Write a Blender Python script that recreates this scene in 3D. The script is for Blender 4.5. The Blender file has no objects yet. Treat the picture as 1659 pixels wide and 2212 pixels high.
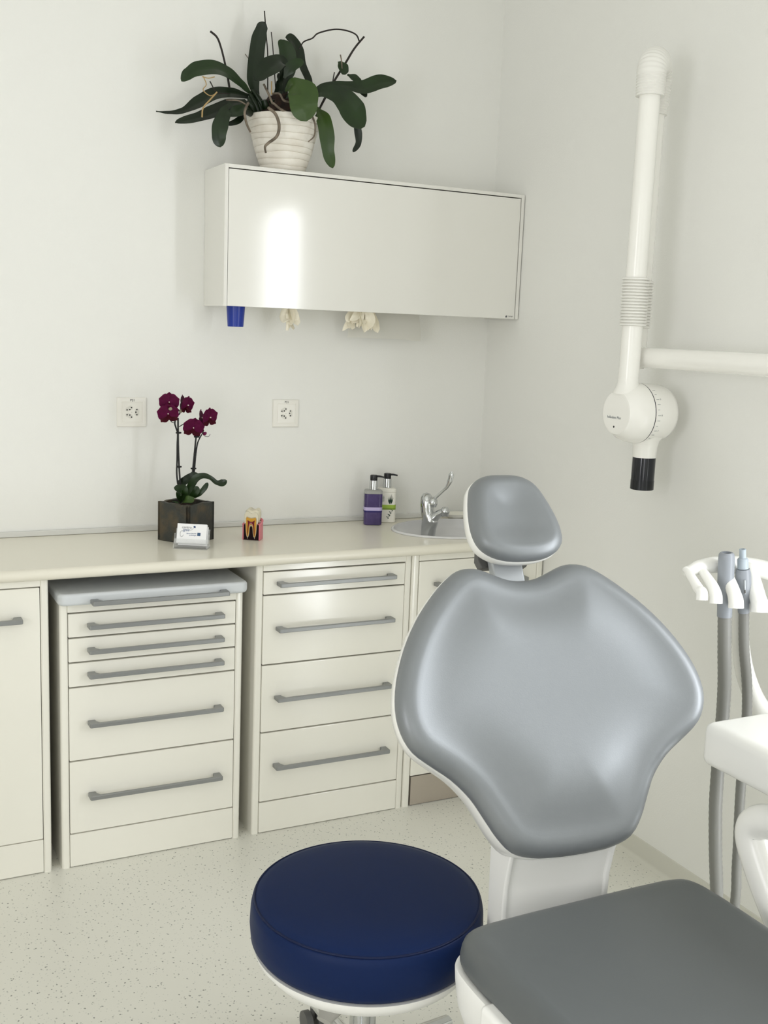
import bpy, bmesh, math, random
from mathutils import Vector, Matrix
random.seed(7)
scene = bpy.context.scene
COL = scene.collection
PI = math.pi

# ------------------------------------------------------------------ camera
IMG_W, IMG_H, FPX = 1659.0, 2212.0, 2343.0
CAM = Vector((-0.3669, -3.2547, 1.4862))
YAW, PITCH, ROLL = math.radians(26.8145), math.radians(9.5931), math.radians(2.2322)
FWD = Vector((math.sin(YAW)*math.cos(PITCH), math.cos(YAW)*math.cos(PITCH), -math.sin(PITCH)))
RGT = Vector((math.cos(YAW), -math.sin(YAW), 0.0))
UPV = RGT.cross(FWD)
CR = RGT*math.cos(ROLL) + UPV*math.sin(ROLL)
CU = -RGT*math.sin(ROLL) + UPV*math.cos(ROLL)
cam_data = bpy.data.cameras.new('camera')
cam_data.sensor_fit = 'VERTICAL'
cam_data.sensor_height = 36.0
cam_data.lens = FPX/IMG_H*36.0
cam_data.clip_start = 0.05
cam = bpy.data.objects.new('camera', cam_data)
COL.objects.link(cam)
cam.matrix_world = Matrix(((CR.x, CU.x, -FWD.x, CAM.x), (CR.y, CU.y, -FWD.y, CAM.y), (CR.z, CU.z, -FWD.z, CAM.z), (0, 0, 0, 1)))
scene.camera = cam

# ------------------------------------------------------------------ world, lights, exposure
scene.view_settings.view_transform = 'Standard'
scene.view_settings.look = 'None'
scene.view_settings.gamma = 1.0
scene.view_settings.use_curve_mapping = False
scene.view_settings.exposure = -0.07
world = bpy.data.worlds.new('world'); scene.world = world
world.use_nodes = True
world.node_tree.nodes['Background'].inputs[0].default_value = (0.85, 0.93, 1.0, 1)
world.node_tree.nodes['Background'].inputs[1].default_value = 1.0

def area(name, loc, size, power, color, rot):
    d = bpy.data.lights.new(name, 'AREA')
    d.shape = 'RECTANGLE'; d.size, d.size_y = size
    d.energy = power; d.color = color
    o = bpy.data.objects.new(name, d); COL.objects.link(o)
    o.location = loc; o.rotation_euler = rot
    return o
YF = -4.1                                  # wall behind the camera
# daylight entering through the tall window in the right-hand wall and the wide window behind the camera
WIN_SIDE = (-2.70, -2.17, 0.04, 2.08)      # y0, y1, z0, z1
WIN_FRONT = (-1.05, -0.15, 0.60, 2.30)     # x0, x1, z0, z1
XL = -2.4                                  # left-hand wall
WIN_ADDED_LEFT = (-3.75, -2.55, 0.60, 2.30)      # y0, y1, z0, z1; unseen window, added to light the right wall
area('daylight_side_window', (1.70, (WIN_SIDE[0]+WIN_SIDE[1])/2, (WIN_SIDE[2]+WIN_SIDE[3])/2), (WIN_SIDE[3]-WIN_SIDE[2]-.06, WIN_SIDE[1]-WIN_SIDE[0]-.06), 42, (0.94, 0.965, 1.0), (0, PI/2, 0))
area('daylight_front_window', ((WIN_FRONT[0]+WIN_FRONT[1])/2, YF-0.06, (WIN_FRONT[2]+WIN_FRONT[3])/2), (WIN_FRONT[1]-WIN_FRONT[0]-.06, WIN_FRONT[3]-WIN_FRONT[2]-.06), 10, (1.0, 0.98, 0.972), (PI/2, 0, 0))
area('added_fill_left', (XL-0.06, (WIN_ADDED_LEFT[0]+WIN_ADDED_LEFT[1])/2, (WIN_ADDED_LEFT[2]+WIN_ADDED_LEFT[3])/2), (WIN_ADDED_LEFT[3]-WIN_ADDED_LEFT[2]-.06, WIN_ADDED_LEFT[1]-WIN_ADDED_LEFT[0]-.06), 36, (0.985, 0.98, 1.0), (0, -PI/2, 0))  # fill light added on the left to brighten the right wall

scene.cycles.max_bounces = 10
scene.cycles.diffuse_bounces = 6
scene.cycles.glossy_bounces = 4
scene.cycles.transmission_bounces = 8
scene.cycles.caustics_reflective = False
scene.cycles.caustics_refractive = False

# ------------------------------------------------------------------ helpers
def at(u, v, Y):
    """point seen at pixel (u, v) of the 1659x2212 photograph at room depth y = Y"""
    d = CR*((u-IMG_W/2)/FPX) - CU*((v-IMG_H/2)/FPX) + FWD
    return CAM + d*((Y-CAM.y)/d.y)

def lin(h):
    h = h.lstrip('#')
    return tuple(((c/12.92) if c <= 0.04045 else ((c+0.055)/1.055)**2.4) for c in (int(h[i:i+2], 16)/255 for i in (0, 2, 4)))

def mat(name, col, rough=0.5, metal=0.0, spec=0.5, bump=None, trans=0.0, alpha=1.0, ior=1.45, vary=None, coat=0.0, sheen=0.0):
    m = bpy.data.materials.new(name); m.use_nodes = True
    nt = m.node_tree; b = nt.nodes['Principled BSDF']
    c = lin(col) if isinstance(col, str) else col
    b.inputs['Base Color'].default_value = (*c, 1)
    b.inputs['Roughness'].default_value = rough
    b.inputs['Metallic'].default_value = metal
    b.inputs['Specular IOR Level'].default_value = spec
    b.inputs['Transmission Weight'].default_value = trans
    b.inputs['IOR'].default_value = ior
    b.inputs['Alpha'].default_value = alpha
    b.inputs['Coat Weight'].default_value = coat
    b.inputs['Coat Roughness'].default_value = 0.12
    tc = nt.nodes.new('ShaderNodeTexCoord')
    if vary:                     # (second colour, noise scale, low, high)
        n = nt.nodes.new('ShaderNodeTexNoise'); n.inputs['Scale'].default_value = vary[1]; n.inputs['Detail'].default_value = 5
        r = nt.nodes.new('ShaderNodeValToRGB')
        r.color_ramp.elements[0].position = vary[2]; r.color_ramp.elements[1].position = vary[3]
        r.color_ramp.elements[0].color = (*c, 1); r.color_ramp.elements[1].color = (*(lin(vary[0])), 1)
        nt.links.new(tc.outputs['Object'], n.inputs['Vector'])
        nt.links.new(n.outputs['Fac'], r.inputs['Fac']); nt.links.new(r.outputs['Color'], b.inputs['Base Color'])
    if bump:                     # (noise scale, strength, distance)
        n = nt.nodes.new('ShaderNodeTexNoise'); n.inputs['Scale'].default_value = bump[0]; n.inputs['Detail'].default_value = 3
        bp = nt.nodes.new('ShaderNodeBump'); bp.inputs['Strength'].default_value = bump[1]; bp.inputs['Distance'].default_value = bump[2]
        nt.links.new(tc.outputs['Object'], n.inputs['Vector'])
        nt.links.new(n.outputs['Fac'], bp.inputs['Height']); nt.links.new(bp.outputs['Normal'], b.inputs['Normal'])
    return m

M = {}
M['wall'] = mat('wall_paint', '#ebebe7', 0.75, spec=0.3, bump=(260, 0.25, 0.0015))
M['ceiling'] = mat('ceiling_paint', '#f2f2ee', 0.9, spec=0.2)
M['cab'] = mat('cabinet_lacquer', '#eceae0', 0.16, spec=0.55, coat=0.4)
M['cab_dark'] = mat('cabinet_inside', '#3a3833', 0.7)
M['gloss'] = mat('gloss_lacquer_door', '#e6e5df', 0.10, spec=0.6, coat=0.6)
M['top'] = mat('worktop_laminate', '#e4e0d2', 0.24, spec=0.5, bump=(700, 0.06, 0.0004))
M['lid'] = mat('grey_lid', '#cdd1d4', 0.35)
M['handle'] = mat('handle_metal', '#949696', 0.38, metal=0.7)
M['strip'] = mat('upstand_profile', '#d4d4d0', 0.3)
M['kick'] = mat('kick_steel', '#b9b0a4', 0.35, metal=0.45)
M['vinyl'] = mat('silver_upholstery', '#7e8285', 0.43, spec=0.7, bump=(420, 0.12, 0.0006), metal=0.28)
M['vinyl_seat'] = mat('seat_upholstery', '#606465', 0.42, spec=0.45, bump=(420, 0.12, 0.0006))
M['shell'] = mat('white_plastic', '#f1f1ed', 0.22, spec=0.5)
M['shell_satin'] = mat('white_satin_plastic', '#f3f3f0', 0.38, spec=0.4)
M['xray'] = mat('white_gloss_enamel', '#f4f3ee', 0.16, spec=0.5)
M['rubber_white'] = mat('white_rubber', '#ecebe6', 0.55)
M['black'] = mat('black_plastic', '#111318', 0.25)
M['ring'] = mat('dark_ring', '#191b2a', 0.4)
M['cone'] = mat('dark_cone_plastic', '#10131c', 0.08, spec=0.6)
M['neck'] = mat('silver_paint', '#b7bbbf', 0.35, metal=0.3)
M['dark_grey'] = mat('dark_grey_plastic', '#5c5c5a', 0.5)
M['grey_handle'] = mat('grey_handpiece', '#8d9299', 0.38)
M['blue_grey'] = mat('blue_grey_tip', '#a9b4bd', 0.4)
M['hose'] = mat('grey_hose', '#82827e', 0.45)
M['navy'] = mat('navy_vinyl', '#0e2149', 0.5, spec=0.16, bump=(500, 0.10, 0.0005))
M['navy_seam'] = mat('navy_piping', '#0e1a3c', 0.5, spec=0.25)
M['chrome'] = mat('chrome', '#c9cbcc', 0.07, metal=1.0)
M['lever_grey'] = mat('grey_lever', '#a5a49e', 0.5)
M['ceramic'] = mat('sink_ceramic', '#dcdcdd', 0.12, spec=0.55)
M['leaf'] = mat('orchid_leaf', '#15260f', 0.34, spec=0.45, vary=('#223a14', 9, 0.35, 0.75))
M['leaf_dark'] = mat('orchid_leaf_dark', '#0d180a', 0.36, spec=0.4, vary=('#15260f', 9, 0.35, 0.75))
M['leaf_light'] = mat('orchid_leaf_light', '#2e431c', 0.36, spec=0.4, vary=('#435a24', 8, 0.35, 0.8))
M['stem'] = mat('dark_stem', '#211a15', 0.6)
M['stem_dark'] = mat('black_stake', '#0d0d0e', 0.5)
M['root'] = mat('aerial_root', '#85796a', 0.8, vary=('#5f564a', 40, 0.4, 0.6))
M['root_tan'] = mat('dry_root', '#a98f62', 0.8)
M['bark'] = mat('potting_bark', '#1c120c', 0.9, vary=('#3a2416', 45, 0.4, 0.7), bump=(60, 0.9, 0.01))
M['pot'] = mat('whitewashed_pot', '#ece8df', 0.6, vary=('#dbd4c8', 22, 0.40, 0.75), bump=(60, 0.3, 0.002))
M['slate'] = mat('slate', '#343632', 0.55, vary=('#4e4534', 26, 0.42, 0.62), bump=(38, 0.9, 0.004))
M['petal'] = mat('magenta_petal', '#7a0b50', 0.55, spec=0.3, vary=('#5e0838', 60, 0.3, 0.7))
M['petal_dark'] = mat('dark_magenta_petal', '#55061f', 0.55, spec=0.3)
M['petal_back'] = mat('dusty_petal_back', '#9a8f7a', 0.6)
M['pollen'] = mat('pale_column', '#eedfd8', 0.5)
M['acrylic'] = mat('clear_acrylic', '#eef0f0', 0.05, spec=0.6, alpha=0.25)
M['card'] = mat('white_card', '#f4f4f6', 0.6)
M['ink_grey'] = mat('grey_ink', '#6d6f74', 0.7)
M['ink_blue'] = mat('blue_ink', '#3d5684', 0.7)
M['ink_square'] = mat('slate_blue_ink', '#3f5a7c', 0.7)
M['ink_line'] = mat('pale_ink', '#c9c9d0', 0.7)
M['ink_dark'] = mat('dark_ink', '#33343a', 0.6)
M['enamel'] = mat('enamel_resin', '#d7d0ba', 0.25, spec=0.5)
M['dentin'] = mat('dentin_paint', '#c8931f', 0.4)
M['cement'] = mat('cement_paint', '#b9ad93', 0.45)
M['pulp'] = mat('pulp_paint', '#6c0f18', 0.45, spec=0.25)
M['bone'] = mat('dark_maroon_paint', '#190507', 0.6, spec=0.15)
M['gum'] = mat('pink_gum', '#d67b85', 0.4)
M['nerve'] = mat('pale_pink_paint', '#d9a6ad', 0.5)
M['purple'] = mat('purple_soap', '#4e4170', 0.16, spec=0.5, vary=('#413561', 30, 0.4, 0.62))
M['lavender'] = mat('lavender_label', '#bdb2da', 0.5)
M['indigo'] = mat('indigo_label', '#1b0f5a', 0.5)
M['clear'] = mat('clear_plastic', '#d9d9d6', 0.08, spec=0.5, trans=0.55, ior=1.2)
M['bottle_white'] = mat('white_bottle', '#eeece2', 0.25)
M['lime'] = mat('lime_label', '#9dbb45', 0.5)
M['lime_dark'] = mat('dark_lime_label', '#7f9a36', 0.5)
M['print_green'] = mat('green_print', '#3c5a4a', 0.6)
M['print_grey'] = mat('grey_print', '#6f757a', 0.6)
M['blue_cup'] = mat('blue_cup', '#0f2f92', 0.3)
M['latex'] = mat('latex_glove', '#f6f0de', 0.6, bump=(40, 0.5, 0.004))
M['paper'] = mat('white_paper', '#f1f0ea', 0.8)
M['socket'] = mat('socket_plastic', '#edebe4', 0.28)
M['hole'] = mat('socket_hole', '#17171a', 0.6)
M['recess'] = mat('socket_recess', '#dcdad2', 0.35)
M['glass'] = mat('window_glass', '#ffffff', 0.0, trans=1.0, ior=1.02)
M['frame'] = mat('window_frame_paint', '#e8e8e4', 0.4)

def floor_material():
    m = bpy.data.materials.new('speckled_vinyl'); m.use_nodes = True
    nt = m.node_tree; b = nt.nodes['Principled BSDF']
    b.inputs['Roughness'].default_value = 0.32
    b.inputs['Specular IOR Level'].default_value = 0.4
    tc = nt.nodes.new('ShaderNodeTexCoord')
    warp = nt.nodes.new('ShaderNodeTexNoise'); warp.inputs['Scale'].default_value = 90
    mixv = nt.nodes.new('ShaderNodeVectorMath'); mixv.operation = 'MULTIPLY_ADD'
    mixv.inputs[1].default_value = (0.006, 0.006, 0.006)
    nt.links.new(tc.outputs['Object'], warp.inputs['Vector'])
    nt.links.new(warp.outputs['Color'], mixv.inputs[0]); nt.links.new(tc.outputs['Object'], mixv.inputs[2])
    last = None
    base = (*lin('#e1e0d7'), 1)
    for k, (sc, thr, keep, colr) in enumerate(((62, 0.095, 0.55, '#b4b5ad'), (40, 0.075, 0.55, '#90928a'), (95, 0.12, 0.66, '#c6c7bf'))):
        mp = nt.nodes.new('ShaderNodeMapping'); mp.inputs['Scale'].default_value = (1.0, 0.75+0.2*k, 1.0); mp.inputs['Rotation'].default_value = (0, 0, 0.6*k); mp.inputs['Location'].default_value = (k*1.37, k*0.71, 0)
        v = nt.nodes.new('ShaderNodeTexVoronoi'); v.voronoi_dimensions = '2D'; v.inputs['Scale'].default_value = sc
        nt.links.new(mixv.outputs[0], mp.inputs['Vector']); nt.links.new(mp.outputs[0], v.inputs['Vector'])
        lt = nt.nodes.new('ShaderNodeMath'); lt.operation = 'LESS_THAN'; lt.inputs[1].default_value = thr
        nt.links.new(v.outputs['Distance'], lt.inputs[0])
        sep = nt.nodes.new('ShaderNodeSeparateColor'); nt.links.new(v.outputs['Color'], sep.inputs[0])
        gt = nt.nodes.new('ShaderNodeMath'); gt.operation = 'GREATER_THAN'; gt.inputs[1].default_value = keep
        nt.links.new(sep.outputs[0], gt.inputs[0])
        mu = nt.nodes.new('ShaderNodeMath'); mu.operation = 'MULTIPLY'
        nt.links.new(lt.outputs[0], mu.inputs[0]); nt.links.new(gt.outputs[0], mu.inputs[1])
        mx = nt.nodes.new('ShaderNodeMix'); mx.data_type = 'RGBA'
        nt.links.new(mu.outputs[0], mx.inputs[0])
        if last is None: mx.inputs[6].default_value = base
        else: nt.links.new(last, mx.inputs[6])
        mx.inputs[7].default_value = (*lin(colr), 1)
        last = mx.outputs[2]
    nt.links.new(last, b.inputs['Base Color'])
    return m
M['floor'] = floor_material()

def tag(o, label=None, cat=None, group=None, kind=None):
    if label: o['label'] = label
    if cat: o['category'] = cat
    if group: o['group'] = group
    if kind: o['kind'] = kind
    return o

def thing(name, label, cat, loc=(0, 0, 0), rz=0.0, group=None):
    o = bpy.data.objects.new(name, None); COL.objects.link(o)
    o.empty_display_size = 0.05
    o.location = loc; o.rotation_euler = (0, 0, rz)
    return tag(o, label, cat, group)

def obj(name, bm, m, parent=None, smooth=35, loc=None, rot=None):
    """link a bmesh as one mesh object"""
    bmesh.ops.recalc_face_normals(bm, faces=bm.faces[:])
    me = bpy.data.meshes.new(name); bm.to_mesh(me); bm.free()
    me.materials.append(M[m] if isinstance(m, str) else m)
    if smooth:
        me.polygons.foreach_set('use_smooth', [True]*len(me.polygons))
        if smooth < 180: me.set_sharp_from_angle(angle=math.radians(smooth))
    o = bpy.data.objects.new(name, me); COL.objects.link(o)
    if 20 <= smooth <= 55:
        wn = o.modifiers.new('weighted_normals', 'WEIGHTED_NORMAL'); wn.keep_sharp = True; wn.weight = 100
    if parent: o.parent = parent
    if loc: o.location = loc
    if rot: o.rotation_euler = rot
    return o

def struct(name, bm, m, smooth=35, label=None):
    o = obj(name, bm, m, None, smooth); o['kind'] = 'structure'
    if label: o['label'] = label
    return o

def part_copy(src, parent, loc=None):
    c = src.copy(); COL.objects.link(c); c.parent = parent
    if loc is not None: c.location = loc
    return c

def add_box(bm, x0, x1, y0, y1, z0, z1, bev=0.0, seg=2):
    t = bmesh.new()
    vs = [t.verts.new((x, y, z)) for x in (x0, x1) for y in (y0, y1) for z in (z0, z1)]
    for f in ((0, 1, 3, 2), (4, 6, 7, 5), (0, 4, 5, 1), (2, 3, 7, 6), (0, 2, 6, 4), (1, 5, 7, 3)):
        t.faces.new([vs[i] for i in f])
    if bev: bmesh.ops.bevel(t, geom=t.edges[:], offset=bev, segments=seg, affect='EDGES', profile=0.5)
    join(bm, t)

def join(bm, t):
    me = bpy.data.meshes.new('tmp'); t.to_mesh(me); t.free()
    bm.from_mesh(me); bpy.data.meshes.remove(me)

def box(x0, x1, y0, y1, z0, z1, bev=0.0, seg=2):
    bm = bmesh.new(); add_box(bm, x0, x1, y0, y1, z0, z1, bev, seg); return bm

def add_prism(bm, pts, fn, lo, hi, bev=0.0, seg=2):
    """pts: 2-D outline; fn(a, b, h) gives the 3-D point; extruded from h=lo to h=hi"""
    t = bmesh.new()
    A = [t.verts.new(fn(p[0], p[1], lo)) for p in pts]; B = [t.verts.new(fn(p[0], p[1], hi)) for p in pts]
    n = len(pts)
    t.faces.new(A[::-1]); t.faces.new(B)
    for i in range(n): t.faces.new((A[i], A[(i+1) % n], B[(i+1) % n], B[i]))
    bmesh.ops.recalc_face_normals(t, faces=t.faces[:])
    if bev:
        es = [e for e in t.edges if e.is_manifold and e.calc_face_angle(0) > 0.6]
        bmesh.ops.bevel(t, geom=es, offset=bev, segments=seg, affect='EDGES', profile=0.5)
    join(bm, t)

def prism(pts, fn, lo, hi, bev=0.0, seg=2):
    bm = bmesh.new(); add_prism(bm, pts, fn, lo, hi, bev, seg); return bm

XY = lambda a, b, h: (a, b, h)
XZ = lambda a, b, h: (a, h, b)
YZ = lambda a, b, h: (h, a, b)

def add_lathe(bm, prof, seg=32, axis='Z', o=(0, 0, 0), sx=1.0, sy=1.0):
    """prof: (radius, height) list revolved round an axis through o"""
    rings = []
    o = Vector(o)
    def P(r, h, a):
        c, s = r*math.cos(a)*sx, r*math.sin(a)*sy
        return o + (Vector((c, s, h)) if axis == 'Z' else Vector((h, c, s)))
    for r, h in prof:
        if r < 1e-6: rings.append([bm.verts.new(P(0, h, 0))])
        else: rings.append([bm.verts.new(P(r, h, 2*PI*i/seg)) for i in range(seg)])
    for A, B in zip(rings, rings[1:]):
        for i in range(seg):
            j = (i+1) % seg
            if len(A) == 1 and len(B) == 1: continue
            if len(A) == 1: bm.faces.new((A[0], B[i], B[j]))
            elif len(B) == 1: bm.faces.new((A[i], A[j], B[0]))
            else: bm.faces.new((A[i], A[j], B[j], B[i]))
    for R in (rings[0], rings[-1]):
        if len(R) > 1: bm.faces.new(R)

def lathe(prof, seg=32, axis='Z', o=(0, 0, 0), sx=1.0, sy=1.0):
    bm = bmesh.new(); add_lathe(bm, prof, seg, axis, o, sx, sy); return bm

def spline(pts, n=6, closed=False):
    pts = [Vector(p) for p in pts]; out = []
    N = len(pts)
    rng = range(N) if closed else range(N-1)
    for i in rng:
        if closed: p0, p1, p2, p3 = pts[i-1], pts[i], pts[(i+1) % N], pts[(i+2) % N]
        else:
            p1, p2 = pts[i], pts[i+1]
            p0 = pts[i-1] if i > 0 else p1*2-p2
            p3 = pts[i+2] if i+2 < N else p2*2-p1
        for k in range(n):
            t = k/n
            out.append(0.5*((2*p1) + (p2-p0)*t + (2*p0-5*p1+4*p2-p3)*t*t + (3*p1-p0-3*p2+p3)*t**3))
    if not closed: out.append(pts[-1])
    return out

def add_tube(bm, path, rad, seg=10, closed=False, flat=1.0, upv=(0, 0, 1), cap=True, wid=1.0):
    """tube along a path; rad a number or list; flat/wid scale the two section axes"""
    path = [Vector(p) for p in path]; N = len(path)
    rad = rad if isinstance(rad, (list, tuple)) else [rad]*N
    rings = []; upv = Vector(upv)
    prev = None
    for i, p in enumerate(path):
        a = path[i-1] if (i > 0 or closed) else p
        b = path[(i+1) % N] if (i < N-1 or closed) else p
        t = (b-a).normalized()
        if prev is None:
            s = t.cross(upv)
            if s.length < 1e-3: s = t.cross(Vector((1, 0, 0)))
            s.normalize()
        else:
            s = (prev - t*prev.dot(t))
            if s.length < 1e-4: s = t.cross(upv)
            s.normalize()
        prev = s
        u = s.cross(t).normalized()
        rings.append([bm.verts.new(p + s*(rad[i]*wid*math.cos(2*PI*k/seg)) + u*(rad[i]*flat*math.sin(2*PI*k/seg))) for k in range(seg)])
    pairs = list(zip(rings, rings[1:])) + ([(rings[-1], rings[0])] if closed else [])
    for A, B in pairs:
        for k in range(seg):
            j = (k+1) % seg
            bm.faces.new((A[k], A[j], B[j], B[k]))
    if cap and not closed:
        bm.faces.new(rings[0]); bm.faces.new(rings[-1])

def tube(path, rad, seg=10, **kw):
    bm = bmesh.new(); add_tube(bm, path, rad, seg, **kw); return bm

def resample(vals, n):
    out = []
    for i in range(n):
        f = i/(n-1)*(len(vals)-1); k = min(int(f), len(vals)-2); t = f-k
        t = t*t*(3-2*t)
        out.append(vals[k]*(1-t)+vals[k+1]*t)
    return out

def leaf_bm(pts, hw, hint=(-0.25, -0.75, 0.6), fold=0.25, thick=0.0022, n=8, round_tip=True):
    """strap leaf: curved blade with a keeled midrib and real thickness"""
    mid = spline(pts, n); N = len(mid)
    hw = list(hw)
    if hw[-1] < 0.3*hw[-2] and round_tip: hw[-1] = 0.70*hw[-2]
    w = resample(hw, N)
    if round_tip:
        for i in range(N):
            f = i/(N-1)
            if f > 0.84: w[i] *= math.sqrt(max(0.004, 1-((f-0.84)/0.16)**2))
    hint = Vector(hint)
    bm = bmesh.new(); top = []; bot = []
    for i, p in enumerate(mid):
        t = (mid[min(i+1, N-1)]-mid[max(i-1, 0)]).normalized()
        s = t.cross(hint)
        if s.length < 0.05: s = t.cross(Vector((0.9, 0.1, 0.4)))
        s.normalize(); nn = s.cross(t).normalized()
        rt, rb = [], []
        for f in (-1, -0.62, -0.25, 0, 0.25, 0.62, 1):
            h = w[i]*fold*(abs(f)**1.4) - (0.0 if f else w[i]*0.05)
            q = p + s*(w[i]*f) + nn*h
            e = thick*(1-0.75*abs(f))
            rt.append(bm.verts.new(q+nn*e)); rb.append(bm.verts.new(q-nn*e))
        top.append(rt); bot.append(rb)
    m = 7
    for i in range(N-1):
        for k in range(m-1):
            bm.faces.new((top[i][k], top[i][k+1], top[i+1][k+1], top[i+1][k]))
            bm.faces.new((bot[i][k+1], bot[i][k], bot[i+1][k], bot[i+1][k+1]))
        bm.faces.new((top[i][0], top[i+1][0], bot[i+1][0], bot[i][0]))
        bm.faces.new((top[i][m-1], bot[i][m-1], bot[i+1][m-1], top[i+1][m-1]))
    for e in (0, N-1):
        for k in range(m-1): bm.faces.new((top[e][k], top[e][k+1], bot[e][k+1], bot[e][k]))
    return bm

def text_obj(body, size, m, parent, mtx, name='print', thick=0.00015, shear=0.0, align='CENTER'):
    cu = bpy.data.curves.new('txt', 'FONT'); cu.body = body; cu.size = size; cu.extrude = thick; cu.shear = shear
    cu.align_x = align; cu.align_y = 'CENTER'; cu.resolution_u = 3
    t = bpy.data.objects.new('txt', cu); COL.objects.link(t)
    dg = bpy.context.evaluated_depsgraph_get(); dg.update()
    me = bpy.data.meshes.new_from_object(t.evaluated_get(dg))
    bpy.data.objects.remove(t); bpy.data.curves.remove(cu)
    me.name = name; me.materials.clear(); me.materials.append(M[m])
    o = bpy.data.objects.new(name, me); COL.objects.link(o)
    o.parent = parent; o.matrix_local = mtx
    return o

def frame(origin, right, up):
    r = Vector(right).normalized(); u = Vector(up); u = (u - r*u.dot(r)).normalized(); n = r.cross(u)
    o = Vector(origin)
    return Matrix(((r.x, u.x, n.x, o.x), (r.y, u.y, n.y, o.y), (r.z, u.z, n.z, o.z), (0, 0, 0, 1)))

def ellipse(cx, cy, rx, ry, n=40, p=2.0):
    out = []
    for i in range(n):
        a = 2*PI*i/n; c, s = math.cos(a), math.sin(a)
        out.append((cx+rx*math.copysign(abs(c)**(2/p), c), cy+ry*math.copysign(abs(s)**(2/p), s)))
    return out

# ------------------------------------------------------------------ room shell
XR, ZC = 1.652, 3.05
T = 0.12
struct('floor', box(XL-T, XR+T, YF-T, T, -0.1, 0.0), 'floor', 0, 'pale grey speckled vinyl floor')
struct('ceiling', box(XL-T, XR+T, YF-T, T, ZC, ZC+0.1), 'ceiling', 0)
struct('wall_back', box(XL, XR+T, 0.0, T, 0.0, ZC), 'wall', 0, 'off-white wall behind the cabinets')
bm = bmesh.new()
y0, y1, z0, z1 = WIN_ADDED_LEFT  # opening for the added left window
add_box(bm, XL-T, XL, YF-T, y0, 0, ZC); add_box(bm, XL-T, XL, y1, T, 0, ZC)
add_box(bm, XL-T, XL, y0, y1, 0, z0); add_box(bm, XL-T, XL, y0, y1, z1, ZC)
struct('wall_left', bm, 'wall', 0)
bm = bmesh.new()
y0, y1, z0, z1 = WIN_SIDE
add_box(bm, XR, XR+T, YF, y0, 0, ZC); add_box(bm, XR, XR+T, y1, 0.0, 0, ZC)
add_box(bm, XR, XR+T, y0, y1, 0, z0); add_box(bm, XR, XR+T, y0, y1, z1, ZC)
struct('wall_right', bm, 'wall', 0, 'off-white wall carrying the swing arm')
bm = bmesh.new()
x0, x1, z0f, z1f = WIN_FRONT
add_box(bm, XL, x0, YF-T, YF, 0, ZC); add_box(bm, x1, XR+T, YF-T, YF, 0, ZC)
add_box(bm, x0, x1, YF-T, YF, 0, z0f); add_box(bm, x0, x1, YF-T, YF, z1f, ZC)
struct('wall_front', bm, 'wall', 0)
def window(name, rect, plane):
    a0, a1, b0, b1 = rect
    w = 0.05
    bm = bmesh.new()
    for (p0, p1, q0, q1) in ((a0, a0+w, b0, b1), (a1-w, a1, b0, b1), (a0+w, a1-w, b0, b0+w), (a0+w, a1-w, b1-w, b1)):
        if plane == 'x': add_box(bm, XR+0.065, XR+0.105, p0, p1, q0, q1, 0.004)
        elif plane == 'l': add_box(bm, XL-0.105, XL-0.065, p0, p1, q0, q1, 0.004)
        else: add_box(bm, p0, p1, YF-0.105, YF-0.065, q0, q1, 0.004)
    r = obj(name, bm, 'frame'); r['kind'] = 'structure'
    bm = box(XR+0.08, XR+0.088, a0+w, a1-w, b0+w, b1-w) if plane == 'x' else box(XL-0.088, XL-0.08, a0+w, a1-w, b0+w, b1-w) if plane == 'l' else box(a0+w, a1-w, YF-0.088, YF-0.08, b0+w, b1-w)
    obj('pane', bm, 'glass', r, 0)
window('window_1', WIN_SIDE, 'x'); window('window_2', WIN_FRONT, 'y'); window('added_window', WIN_ADDED_LEFT, 'l')  # the left one is added, to go with the fill light
# coved vinyl baseboard on the right wall
M['base'] = mat('baseboard_vinyl', '#d4d3c9', 0.4)
prof = [(0, 0), (-0.014, 0), (-0.008, 0.006), (-0.005, 0.014), (-0.004, 0.062), (0, 0.063)]
struct('baseboard_right', prism([(XR+a, b) for a, b in prof], XZ, WIN_SIDE[1]+0.0, -0.43), 'base', 35, 'pale vinyl baseboard along the right wall')

# ------------------------------------------------------------------ base cabinets
FY = -0.4255          # plane of the fronts
ZU, ZT = 0.8148, 0.8456
def handle_bm(L=0.372):
    P = [(0, 0), (0, -0.031), (0.003, -0.034), (L-0.003, -0.034), (L, -0.031), (L, 0), (L-0.020, 0), (L-0.021, -0.012), (L-0.029, -0.0235), (0.029, -0.0235), (0.021, -0.012), (0.020, 0)]
    return prism(P, XY, -0.0058, 0.0058, 0.0012, 1)
_h = {}
def add_handle(parent, x, z, L=0.372, y=FY):
    if L not in _h:
        o = obj('handle', handle_bm(L), 'handle', parent, 25); _h[L] = o
    else:
        o = _h[L].copy(); COL.objects.link(o); o.parent = parent
    o.location = (x, y, z)
    return o

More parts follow.
